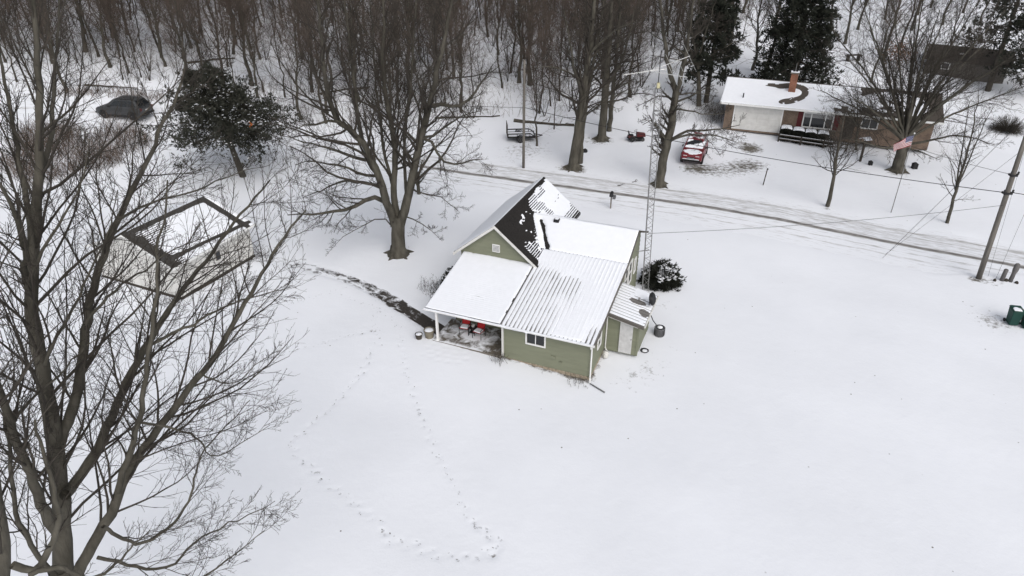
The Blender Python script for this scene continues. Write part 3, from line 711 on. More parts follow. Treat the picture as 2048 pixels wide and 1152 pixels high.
part(MB().box(-9.28, -4.9, -.30, 2.19, 2.165, 2.185), 'porch_ceiling', 'white_worn')
part(MB().tube([(.1, -.41, 2.2), (.1, -.40, 2.1), (.075, -.09, 1.95), (.075, -.085, .05), (.14, -.3, -.1)], .04, 8), 'downspout', 'white_paint')
part(MB().tube([(.16, -.34, -.10), (.45, -.45, -.12), (1.05, -.72, -.13)], .035, 8), 'downspout_extension', 'grey_metal')
part(MB().tube([(.1, 2.72, 2.9), (.1, 2.72, .2), (.25, 2.6, .05)], .04, 8), 'downspout', 'white_worn')
pp = MB().box(-8.78, -8.66, -.16, -.04, .18, 2.16); pp.box(-8.81, -8.63, -.19, -.01, .16, .26); pp.box(-8.81, -8.63, -.19, -.01, 2.06, 2.156); part(pp, 'porch_post', 'white_paint')
part(MB().box(-4.86, -4.76, -.14, -.04, .18, 2.16), 'porch_post', 'white_worn')
# porch slab
def slab():
    na, nb = 40, 24; us = np.linspace(-9.0, -4.86, na); vs_ = np.linspace(-.22, 2.19, nb); V = []; F = []; UV = []; B = []
    for v in vs_:
        for u in us:
            V.append((u, v, .20)); UV.append((u, v))
            chair = math.exp(-(((u + 7.1) / .85) ** 2 + ((v - .98) / .45) ** 2) * 1.6); edge = 1 - min(1, (v + .22) / .15)
            B.append(.46 + .12 * float(NZ(u * .8, v)) - .5 * chair + (.12 if u > -5.7 else 0) - .25 * edge * (u < -6))
    for j in range(nb - 1):
        for i in range(na - 1): F.append((j * na + i, j * na + i + 1, (j + 1) * na + i + 1, (j + 1) * na + i))
    o = npobj('porch_floor', np.array(V), np.array(F), 'porch_floor', house, smooth=True)
    uv = o.data.uv_layers.new(name='UVMap'); li = np.zeros(len(o.data.loops), np.int32); o.data.loops.foreach_get('vertex_index', li)
    uv.data.foreach_set('uv', np.array(UV, np.float32)[li].ravel())
    aa = o.data.attributes.new('bare', 'FLOAT', 'POINT'); aa.data.foreach_set('value', np.array(B, np.float32))
    MB().box(-9.0, -4.86, -.22, 2.19, -.4, .196).build('slab', 'concrete', o)
slab()
# side shed (lean-to) with ribbed roof and plank door
def zs(u): return 2.52 - .21 * u
lt = part(MB().prism([(.04, 2.85, -.05), (1.8, 2.85, -.05), (1.8, 2.85, zs(1.8) - .12), (.04, 2.85, zs(.04) - .12)], (0, 3.0, 0)), 'side_room', 'siding')
siding(lt, (0, 2.85, 0), (1, 0, 0), (0, -1, 0), .05, 2.12, lambda z: (.04, 1.76)); siding(lt, (1.8, 0, 0), (0, 1, 0), (1, 0, 0), .05, 2.0, lambda z: (2.9, 5.8))
part(MB().box(1.752, 1.855, 2.792, 2.9, .0, 2.05), 'corner_board', 'siding')
dr = part(MB().box(.82, 1.52, 2.76, 2.80, .05, 2.02), 'plank_door', 'door_white')
for k in range(5): MB().box(.825 + k * .14, .955 + k * .14, 2.745, 2.759, .06, 2.01).build('plank', 'door_white', dr)
MB().box(1.46, 1.49, 2.71, 2.744, .98, 1.06).build('handle', 'dark_metal', dr)
lr = part(MB().prism([(.035, 2.55, zs(.035)), (2.12, 2.55, zs(2.12)), (2.12, 6.05, zs(2.12)), (.035, 6.05, zs(.035))], (0, 0, -.06)), 'side_roof', 'metal_roof')
part(MB().box(.04, 2.12, 2.515, 2.545, 1.90, 2.0).__class__().prism([(.04, 2.52, zs(.04) - .005), (2.12, 2.52, zs(2.12) - .005), (2.12, 2.52, zs(2.12) - .16), (.04, 2.52, zs(.04) - .16)], (0, .028, 0)), 'fascia', 'brown_trim')
part(MB().prism([(.04, 2.535, zs(.04) - .165), (1.8, 2.535, zs(1.8) - .165), (1.8, 2.535, zs(1.8) - .20), (.04, 2.535, zs(.04) - .20)], (0, .02, 0)), 'trim', 'white_worn')
for k in range(13):
    v = 2.6 + k * .28
    MB().bar((.04, v, zs(.04) + .012), (2.115, v, zs(2.115) + .012), .035, .038).build('rib', 'rib_metal_shaded', lr)
def hl(a, b, A, B):
    ph = (b - .05) / .28; d = np.abs(ph - np.round(ph)); n = NZ(a * 2, b * 2)
    gone = ((np.hypot((A - .60) / .24, (B - .60) / .07) + (n - .5) * .9) < 1) | ((np.hypot((A - .86) / .14, (B - .36) / .10) + (n - .5) * .9) < 1)
    return .045 - .06 * np.clip(1 - d / .16, 0, 1) * (NZ2(a, b) > .36) - .09 * gone - .05 * (B < .03)
snow_sheet(lr, (.045, 2.56, zs(.045)), (2.06, 0, -.21 * 2.06), (0, 3.48, 0), 60, 130, hl)
part(MB().tube([(2.15, 2.6, zs(2.12) - .03), (2.15, 6.05, zs(2.12) - .03)], .05, 8), 'gutter', 'white_worn')
part(MB().box(1.84, 2.0, 4.3, 4.55, 1.5, 1.8), 'meter_box', 'grey_metal')
# house chimney-side pipe bits beside the door
part(MB().lathe([(.14, 0), (.16, .1), (.16, .3), (.10, .38), (.0, .4)], 12, 'z', (.28, 2.2, -.1)), 'utility_cover', 'white_worn', smooth=True)

# satellite dish on the side roof
def hw(u, v, z=0.): q = HC + HU * u + HV * v; return (q[0], q[1], z)
ds = thing('satellite_dish', 'dark satellite dish tilted on the ribbed side roof', 'dish', hw(1.9, 4.75, zs(1.9)), HT)
MB().tube([(0, 0, 0), (0, 0, .35), (.02, 0, .45)], .025, 8).build('mast', 'dark_metal', ds)
prof = [(r, .10 * (r / .36) ** 2) for r in np.linspace(.36, 0.01, 8)] + [(0.005, .015)] + [(r, .10 * (r / .36) ** 2 + .012) for r in np.linspace(.05, .36, 6)]
dd = MB().lathe(prof, 24).build('reflector', 'dark_metal', ds, smooth=True); dd.location = (.05, 0, .45); dd.rotation_euler = (math.radians(15), math.radians(68), 0)
MB().tube([(-.02, .0, .2), (-.55, .0, .32)], .014, 6).build('feed_arm', 'dark_metal', ds); MB().box(-.62, -.53, -.05, .05, .26, .38).build('receiver', 'interior', ds)

# ------------------------------------------------------------------ porch furniture
def chair(loc, rz, label):
    t = thing('porch_chair', label, 'chair', loc, rz, 'red patio chairs on the porch')
    for s in (-1, 1):
        MB().tube([(s * .27, -.25, 0), (s * .27, -.25, .62), (s * .27, .18, .64)], .016, 6).build('leg', 'black', t)
        MB().tube([(s * .27, .26, 0), (s * .25, .22, .42), (s * .25, .34, .86)], .016, 6).build('leg', 'black', t)
    MB().tube([(-.27, -.25, .4), (.27, -.25, .4)], .014, 6).build('stretcher', 'black', t)
    MB().prism([(-.25, -.26, .42), (.25, -.26, .42), (.25, .22, .40), (-.25, .22, .40)], (0, 0, .03)).build('seat', 'red_fabric', t, bevel=.012)
    MB().prism([(-.24, .22, .44), (.24, .22, .44), (.24, .34, .86), (-.24, .34, .86)], (0, .035, .008)).build('backrest', 'red_fabric', t, bevel=.012)
    sn = snow_sheet(t, (-.23, -.25, .452), (.46, 0, 0), (0, .42, -.015), 14, 14, lambda a, b, A, B: .045 - .09 * (np.hypot((A - .5) / .62, (B - .5) / .6) > 1) + .01 * (NZ(a * 9, b * 9) - .5))
    return t
chair(hw(-7.62, 1.12, .20), HT + .12, 'red sling patio chair with snowy seat, farther from the green wall corner')
chair(hw(-6.72, 1.02, .20), HT - .10, 'red sling patio chair with snowy seat, next to the green house wall block')
st = thing('side_table', 'small black square side table between the two red chairs', 'table', hw(-7.16, 1.18, .20), HT)
MB().box(-.2, .2, -.2, .2, .42, .45).build('table_top', 'black', st, bevel=.008)
for sx in (-1, 1):
    for sy in (-1, 1): MB().box(sx * .17 - .015, sx * .17 + .015, sy * .17 - .015, sy * .17 + .015, 0, .42).build('leg', 'black', st)
MB().box(-.17, .17, -.17, .17, .14, .16).build('shelf', 'black', st)
bw = MB().lathe([(.05, 0), (.10, .05), (.12, .11), (.10, .11), (.08, .06), (.0, .05)], 14).build('snow_bowl', 'white_worn', None, smooth=True)
q = hw(-7.14, 1.2, .652); bw.location = q; tag(bw, 'small pale bowl standing on the black side table', 'bowl')
bt = thing('boots', 'dark boots and clutter in the porch corner by the green wall', 'boots', hw(-5.1, .55, .20), HT)
for k, (x, y, a) in enumerate(((0, 0, .2), (.16, .03, -.1), (-.05, .4, .6), (.12, .5, .3))):
    b = MB(); b.hexa([(-.05, -.14, 0), (.05, -.14, 0), (.05, .12, 0), (-.05, .12, 0)], [(-.045, -.12, .08), (.045, -.12, .08), (.05, .11, .1), (-.05, .11, .1)])
    b.hexa([(-.05, 0, .09), (.05, 0, .09), (.05, .12, .09), (-.05, .12, .09)], [(-.055, .0, .27), (.055, .0, .27), (.055, .125, .27), (-.055, .125, .27)])
    o = b.build('boot', 'black', bt, bevel=.01); o.location = (x, y, 0); o.rotation_euler = (0, 0, a)
def pot(px, py, r, h, m, label, rz=0):
    g = G(px, py); t = thing('plant_pot', label, 'plant pot', (g[0], g[1], g[2] - .02), rz, 'plant pots by the porch post')
    MB().lathe([(r * .72, 0), (r * .95, h * .9), (r * 1.03, h * .9), (r * 1.03, h), (r * .9, h), (r * .86, h * .88), (0, h * .88)], 20).build('pot', m, t, smooth=False)
    MB().lathe([(r * .87, h * .88), (r * .8, h * .95), (r * .4, h * 1.0), (0, h * 1.01)], 18).build('snow', 'snow', t, smooth=True)
pot(859, 674, .30, .52, 'pot', 'large tapered tan pot full of snow beside the porch post')
pot(838, 677, .21, .34, 'pot_dark', 'small dark brown pot with snow next to the larger tan pot')
# air conditioner
g = G(1318, 670); ac = thing('air_conditioner', 'round grey outdoor air conditioning unit with snow on its fan cap', 'air conditioner', g, 0)
MB().lathe([(.28, 0), (.29, .03), (.29, .47), (.31, .48), (.31, .52), (.26, .52), (.25, .46), (0, .44)], 24).build('casing', 'grey_metal', ac, smooth=False)
for k in range(28):
    t = 2 * PI * k / 28; MB().bar((.296 * math.cos(t), .296 * math.sin(t), .05), (.296 * math.cos(t), .296 * math.sin(t), .46), .012, .02).build('louvre', 'black', ac)
MB().lathe([(.15, .525), (.16, .54), (.1, .58), (0, .595)], 16).build('fan_cap', 'snow', ac, smooth=True)
for k in range(4): t = PI / 4 + k * PI / 2; MB().bar((.1 * math.cos(t), .1 * math.sin(t), .52), (.28 * math.cos(t), .28 * math.sin(t), .515), .02, .015).build('strut', 'dark_metal', ac)
MB().tube([(0, .3, .3), (-.35, .35, .75), (-.6, .38, 1.3)], .025, 6).build('pipe', 'black', ac)
g = G(1289, 702); dsh = MB().lathe([(.20, 0), (.24, .05), (.22, .06), (.17, .03), (0, .025)], 18).build('dog_bowl', 'dark_metal', None, smooth=True); dsh.location = g
tag(dsh, 'shallow dark dish lying on the snow outside the plank door wall', 'dish')
MB().lathe([(.165, .03), (.1, .05), (0, .055)], 14).build('snow', 'snow', dsh, smooth=True)

# ------------------------------------------------------------------ tower with antenna
TB = np.array(hw(.72, 9.75)); TB[2] = float(T(TB[0], TB[1])) - .05; TH = 12.9
tw = thing('antenna_tower', 'tall slim triangular steel lattice tower against the green house wall', 'tower', TB, 0)
tr = .24; ang = [math.radians(90 + 120 * k + 15) for k in range(3)]
lean = np.array([-.5, 0, 0]) / TH
def tp(k, z): s = 1 - .0 * z / TH; return np.array([tr * s * math.cos(ang[k]), tr * s * math.sin(ang[k]), z]) + lean * z
for k in range(3): MB().tube([tp(k, 0), tp(k, TH)], .024, 6).build('leg', 'galvanised', tw)
for k in range(3):
    lat = MB(); z = .1; i = 0; h = .34
    while z + h < TH:
        a, b = (k, (k + 1) % 3) if i % 2 == 0 else ((k + 1) % 3, k)
        lat.tube([tp(a, z), tp(b, z + h)], .011, 4, caps=False)
        if i % 6 == 0: lat.tube([tp(a, z), tp(b, z)], .011, 4, caps=False)
        z += h; i += 1
    lat.build('lattice', 'galvanised', tw)
MB().tube([lean * TH * .98 + [0, 0, TH * .985], lean * TH + [0, 0, 14.9]], .025, 8).build('mast', 'dark_metal', tw)
for z in (TH, TH - 1.2): MB().prism([tuple(tp(k, z)) for k in range(3)], (0, 0, .03)).build('top_plate', 'galvanised', tw)
MB().box(-.55, -.40, -.08, .08, TH + .05, TH + .33).build('rotor_box', 'yellowed', tw)
MB().bar((.0, 0, 3.2), (-.75, -.2, 3.2), .04, .04).build('wall_bracket', 'galvanised', tw)
AB = TB + lean * TH + np.array([0, 0, 13.75])
an = thing('tv_antenna', 'large aluminium rooftop style television antenna on top of the lattice tower', 'antenna', AB, 0)
YA = AB[1]
def pa(px, py, dY=0.): return atY(px, py, YA + dY) - AB
# boom ends come from the plan: nose points left, two V arms open to the right
nose = pa(1299, 142, 0); V1 = pa(1380, 112, 1.1); V2 = pa(1375, 155, -.9); tip = pa(1247, 150, 0); mid = pa(1333, 138, 0)
MB().tube([nose, V1], .016, 6).build('boom', 'aluminium', an); MB().tube([nose, V2], .016, 6).build('boom', 'aluminium', an)
MB().tube([tip, nose], .013, 6).build('boom', 'aluminium', an); MB().tube([nose, mid], .013, 6).build('boom', 'aluminium', an)
perp = np.cross((V1 + V2) / 2 - nose, V1 - V2); perp = perp / np.linalg.norm(perp)
ax_ = unit(np.array([V1 + V2 - 2 * nose]))[0]; side = unit(np.array([np.cross(ax_, [0, 0, 1.])]))[0]
for arm, fr in ((V1, (.16, .32, .5, .7, .98)), (V2, (.15, .3, .45, .62, .80))):
    for f in fr:
        c = nose + (arm - nose) * f; l = .22 + .62 * f
        d = unit(np.array([[.55, -.45, -1.0]]))[0]
        MB().tube([c - d * l, c + d * l], .008, 5).build('element', 'aluminium', an)
for f in np.linspace(.05, .65, 8):
    c = tip + (nose - tip) * (f + .3) if f + .3 < 1 else nose
    MB().tube([c - side * .22, c + side * .22], .008, 5).build('element', 'aluminium', an)
c = tip + (nose - tip) * .95
for s in (-1, 1): MB().tube([c, c + side * s * .75 + np.array([0, 0, .25 * s]) - ax_ * .3], .014, 5).build('reflector_arm', 'aluminium', an)

# ------------------------------------------------------------------ white shed
SA, SB = np.array([-17.77, 42.45]), np.array([-20.36, 36.68]); sd_ = (SA - SB) / np.linalg.norm(SA - SB)   # wall runs along local y
srz = math.atan2(sd_[1], sd_[0]) - PI / 2
sh = thing('white_shed', 'white board shed with a low snow covered shingle gable roof among the branches', 'shed', (SB[0], SB[1], float(T(*SB)) - .05), srz)
LS, WS, ZE, ZR = 6.35, 7.0, 2.45, 3.85      # along y, towards -x
wl = MB().prism([(0, 0, .0), (-WS, 0, 0), (-WS, 0, ZE - .05), (-WS / 2, 0, ZR - .08), (0, 0, ZE - .05)], (0, LS, 0)).build('wall', 'white_worn', sh)
for k in range(int((ZE - .3) / .2)):
    z = .24 + k * .2
    if z + .2 < ZE - .06:
        MB().hexa([(0.002, .03, z), (.03, .03, z), (.03, LS - .03, z), (.002, LS - .03, z)], [(.002, .03, z + .196), (.012, .03, z + .196), (.012, LS - .03, z + .196), (.002, LS - .03, z + .196)]).build('siding_board', 'white_worn', wl)
        MB().hexa([(-.03, -.03, z), (-.03, -.002, z), (-WS + .03, -.002, z), (-WS + .03, -.03, z)], [(-.03, -.012, z + .196), (-.03, -.002, z + .196), (-WS + .03, -.002, z + .196), (-WS + .03, -.012, z + .196)]).build('siding_board', 'white_worn', wl)
MB().box(.002, .05, -.0, LS, -.12, .23).build('base_board', 'dark_wood', sh); MB().box(-WS, 0, -.05, -.002, -.12, .23).build('base_board', 'dark_wood', sh)
wn = MB().box(.032, .07, 3.1, 3.52, 1.25, 1.85).build('window', 'grey_wood', sh); MB().box(.071, .078, 3.15, 3.47, 1.3, 1.8).build('pane', 'glass', wn)
oh = .28; kz = (ZR - ZE) / (WS / 2)
r1 = MB().prism([(oh, -.3, ZE - kz * oh), (oh, LS + .3, ZE - kz * oh), (-WS / 2, LS + .3, ZR), (-WS / 2, -.3, ZR)], (0, 0, .09)).build('roof', 'shingle_grey', sh)
r2 = MB().prism([(-WS - oh, -.3, ZE - kz * oh), (-WS - oh, LS + .3, ZE - kz * oh), (-WS / 2, LS + .3, ZR), (-WS / 2, -.3, ZR)], (0, 0, .09)).build('roof', 'shingle_grey', sh)
def hs1(a, b, A, B):   # a along y, b up slope
    c = (b / .16) % 1.0; n = NZ(a * .9, b * .9); n2 = NZ2(a * 2.5, b * 2.5)
    t = .05 + .015 * (n - .5)
    edge = sstep(.865, .905, B + .08 * (n - .5)) * (1 - sstep(.90, .94, A)) + (1 - sstep(.05, .15, A + .1 * (n2 - .5))) * (1 - .55 * sstep(.5, .15, B) * 0) + sstep(.87, .90, A + .06 * (n - .5)) * (1 - sstep(.94, .96, A))
    line = 1.15 * np.exp(-((B - .19 + .10 * A - .03 * (n - .5)) / .04) ** 2)
    half = sstep(.52, .62, B + .2 * (n2 - .5)) * (1 - sstep(.2, .75, A)) * (c < .55)
    return t - .085 * np.clip(edge + line, 0, 1) - .07 * np.clip(half + (1 - sstep(.1, .30, A)) * (c < .5) * (n2 > .4), 0, 1) * .9
rl = math.hypot(WS / 2 + oh, kz * (WS / 2 + oh))
snow_sheet(r1, (oh - .01, -.29, ZE - kz * oh + .093), (0, LS + .58, 0), (-(WS / 2 + oh), 0, kz * (WS / 2 + oh)), 110, 100, hs1)
snow_sheet(r2, (-WS - oh + .01, -.29, ZE - kz * oh + .093), (0, LS + .58, 0), ((WS / 2 + oh), 0, kz * (WS / 2 + oh)), 40, 40, lambda a, b, A, B: .05 + 0 * a)
MB().box(oh + .002, oh + .022, -.31, LS + .31, ZE - kz * oh - .06, ZE - kz * oh + .085).build('fascia', 'white_paint', sh)
for yy in (-.33, LS + .302):
    for s in (0, 1):
        x0 = oh if s == 0 else -WS - oh
        MB().prism([(x0, yy, ZE - kz * oh - .06), (x0, yy, ZE - kz * oh + .085), (-WS / 2, yy, ZR + .085), (-WS / 2, yy, ZR - .06)], (0, .028, 0)).build('rake_board', 'white_paint', sh)

# ------------------------------------------------------------------ brick ranch house
NE0, NE1 = at(1440, 203, 3.4), at(1889, 245, 3.4); nu = (NE1 - NE0)[:2]; NL = float(np.linalg.norm(nu)); nrz = math.atan2(nu[1], nu[0])
gz = .75
bh = thing('brick_house', 'long low tan brick ranch house with a snowy roof and red brick chimney', 'house', (NE0[0], NE0[1], gz), nrz)
# local: x along eave 0..NL, y back, z from ground; eave edge y=0, wall at y=.6
ze, zr, hd_ = 2.62, 4.15, 4.6
wx0, wx1, wy = .6, NL - .6, .65
MB().box(wx0, wx1, wy, 2 * hd_ - .65, -.3, ze - .10).build('wall', 'brick', bh)
for x in (wx0, wx1): MB().prism([(x, wy, ze - .1), (x, 2 * hd_ - .65, ze - .1), (x, hd_, zr - .14)], (.12 if x == wx0 else -.12, 0, 0)).build('gable', 'white_worn', bh)
nf = MB().prism([(0, 0, ze), (NL, 0, ze), (NL, hd_, zr), (0, hd_, zr)], (0, 0, -.1)).build('roof', 'shingle_brown', bh)
nb_ = MB().prism([(0, 2 * hd_, ze), (NL, 2 * hd_, ze), (NL, hd_, zr), (0, hd_, zr)], (0, 0, -.1)).build('roof', 'shingle_brown', bh)
MB().box(0, NL, -.03, -.002, ze - .19, ze - .005).build('fascia', 'white_paint', bh); MB().box(.02, NL - .02, .0, .6, ze - .20, ze - .17).build('soffit', 'white_worn', bh)
MB().box(-.02, NL + .02, hd_ - .10, hd_ + .10, zr - .06, zr + .015).build('ridge_cap', 'shingle_brown', bh)
chx = 6.55
def hn(a, b, A, B):   # a along eave, b up slope
    n = NZ(a * .8, b * .8); n2 = NZ2(a * 2, b * 2); d = np.hypot((a - chx) / 1.0, (b - 2.9) / 1.0)
    arc = np.exp(-((d - 1.25 - .15 * (n - .5)) / .34) ** 2) * (sstep(-.8, .2, a - chx + (b - 2.9) * .5) + sstep(.2, .9, b - 2.9))
    arcL = np.exp(-((a - chx + 1.4) / 1.6) ** 2) * np.exp(-((b - 3.9) / .36) ** 2); arcD = np.exp(-((a - chx + .2 - (b - 1.2) * .6) / .8) ** 2) * np.exp(-((b - 1.2) / .6) ** 2)
    e2 = np.hypot((a - 16.0) / 2.9, (b - 2.35) / 1.9)
    right = sstep(12.6, 13.6, a + 1.2 * (n - .5)) * sstep(1.0, 1.12, e2 + .2 * (n - .5))
    eav = sstep(9.0, 10.2, a) * (1 - sstep(.7, 1.15, b + .8 * (n - .5) - .14 * (a - 10))) * (1 - sstep(16, 18, a))
    sp = np.clip(arc + arcL + arcD, 0, 1)
    c = .07 - .13 * sp * (.7 + .6 * (n2 > .42)) - .14 * right - .11 * eav * (n2 > .45)
    return c
snow_sheet(nf, (.01, .01, ze), (NL - .02, 0, 0), (0, hd_ - .11, (zr - ze) * (hd_ - .11) / hd_), 260, 60, hn)
snow_sheet(nb_, (.01, 2 * hd_ - .01, ze), (NL - .02, 0, 0), (0, -hd_ + .11, (zr - ze) * (hd_ - .11) / hd_), 40, 20, lambda a, b, A, B: .07 + 0 * a)
cy = 2.95
ch = MB().box(chx - .33, chx + .33, cy - .33, cy + .33, 3.0, 5.35).build('chimney', 'brick_red', bh)
MB().box(chx - .42, chx + .42, cy - .42, cy + .42, 5.352, 5.48).build('cap', 'concrete', ch); MB().box(chx - .40, chx + .40, cy - .40, cy + .40, 5.482, 5.53).build('snow', 'snow', ch, bevel=.02)
for dx in (-.14, .14): MB().lathe([(.10, 5.5), (.10, 5.72), (.08, 5.72), (.08, 5.5)], 10, 'z', (chx + dx, cy, 0)).build('flue', 'black', ch)
MB().tube([(chx, cy, 5.5), (chx, cy, 6.3)], .03, 6).build('pipe', 'galvanised', ch)
MB().tube([(2.1, 1.0, 2.9), (2.1, 1.0, 3.45)], .06, 8).build('vent_pipe', 'dark_metal', bh)
# garage door
gx0, gx1 = 1.55, 6.05
gd = MB().box(gx0, gx1, wy - .05, wy - .004, -.1, 2.3).build('garage_door', 'white_worn', bh)
for r in range(4):
    for c in range(4):
        a0 = gx0 + .06 + c * (gx1 - gx0 - .06) / 4; z0 = .02 + r * .565
        MB().box(a0, a0 + (gx1 - gx0 - .06) / 4 - .06, wy - .075, wy - .051, z0, z0 + .52).build('panel', 'white_worn', gd, bevel=.012)
MB().box(gx0 - .12, gx0 - .002, wy - .06, wy - .003, -.1, 2.42).build('door_trim', 'white_paint', bh); MB().box(gx1 + .002, gx1 + .12, wy - .06, wy - .003, -.1, 2.42).build('door_trim', 'white_paint', bh)
MB().box(gx0 - .12, gx1 + .12, wy - .062, wy - .003, 2.302, 2.42).build('door_trim', 'white_paint', bh)
# picture window with shutters
wn = window(bh, (8.05, wy - .005, .75), (1, 0, 0), (0, -1, 0), 2.8, 1.5, fr=.1, glass='glass', mull=1, depth=.1)
for ch_ in list(wn.children):
    bpy.data.objects.remove(ch_)
for a0, a1 in ((8.16, 8.75), (8.85, 10.05), (10.15, 10.74)):
    MB().box(a0, a1, wy - .03, wy - .02, .87, 2.13).build('pane', 'glass', wn); MB().box(a0 + .02, a1 - .02, wy - .036, wy - .031, 1.75, 2.12).build('blind', 'interior', wn)
for a in (8.75, 10.05): MB().box(a, a + .1, wy - .09, wy - .012, .86, 2.14).build('mullion', 'white_paint', wn)
for a in (7.55, 10.9): MB().box(a, a + .46, wy - .05, wy - .004, .75, 2.25).build('shutter', 'maroon', bh)
MB().box(7.6, 11.3, wy - .12, wy - .004, .62, .74).build('sill', 'concrete', bh)
for a, ww in ((13.3, 1.5), (16.6, 1.3)): window(bh, (a, wy - .005, 1.2), (1, 0, 0), (0, -1, 0), ww, 1.0, fr=.08, mull=2, depth=.08)
MB().box(11.9, 12.8, wy - .04, wy - .004, 0, 2.1).build('front_door', 'dark_wood', bh)
def nw(x, y, z=0.): c, s = math.cos(nrz), math.sin(nrz); return np.array([NE0[0] + c * x - s * y, NE0[1] + s * x + c * y, gz + z])

# ------------------------------------------------------------------ far brown house
fa, fb = G(1848, 146), G(1985, 166); fd = (fb - fa)[:2]; frz = math.atan2(fd[1], fd[0]); FL = float(np.linalg.norm(fd)) + 1.
fh = thing('brown_house', 'distant brown house with a plain dark roof glimpsed behind the branches', 'house', fa, frz)
MB().box(0, FL, 0, 6, -.5, 1.75).build('wall', 'brown_trim', fh)
MB().prism([(-.4, -.4, 1.7), (FL + .4, -.4, 1.7), (FL + .4, 3., 2.9), (-.4, 3., 2.9)], (0, 0, .12)).build('roof', 'shingle_brown', fh); MB().prism([(-.4, 6.4, 1.7), (FL + .4, 6.4, 1.7), (FL + .4, 3.005, 2.9), (-.4, 3.005, 2.9)], (0, 0, .12)).build('roof', 'shingle_brown', fh)
for k in range(1): window(fh, (1.6 + k * 3.4, -.01, .7), (1, 0, 0), (0, -1, 0), .9, .8, mull=1)
sk = MB().box(3.0, 3.6, 1.2, 1.7, 2.1, 2.52).build('skylight', 'white_worn', fh)

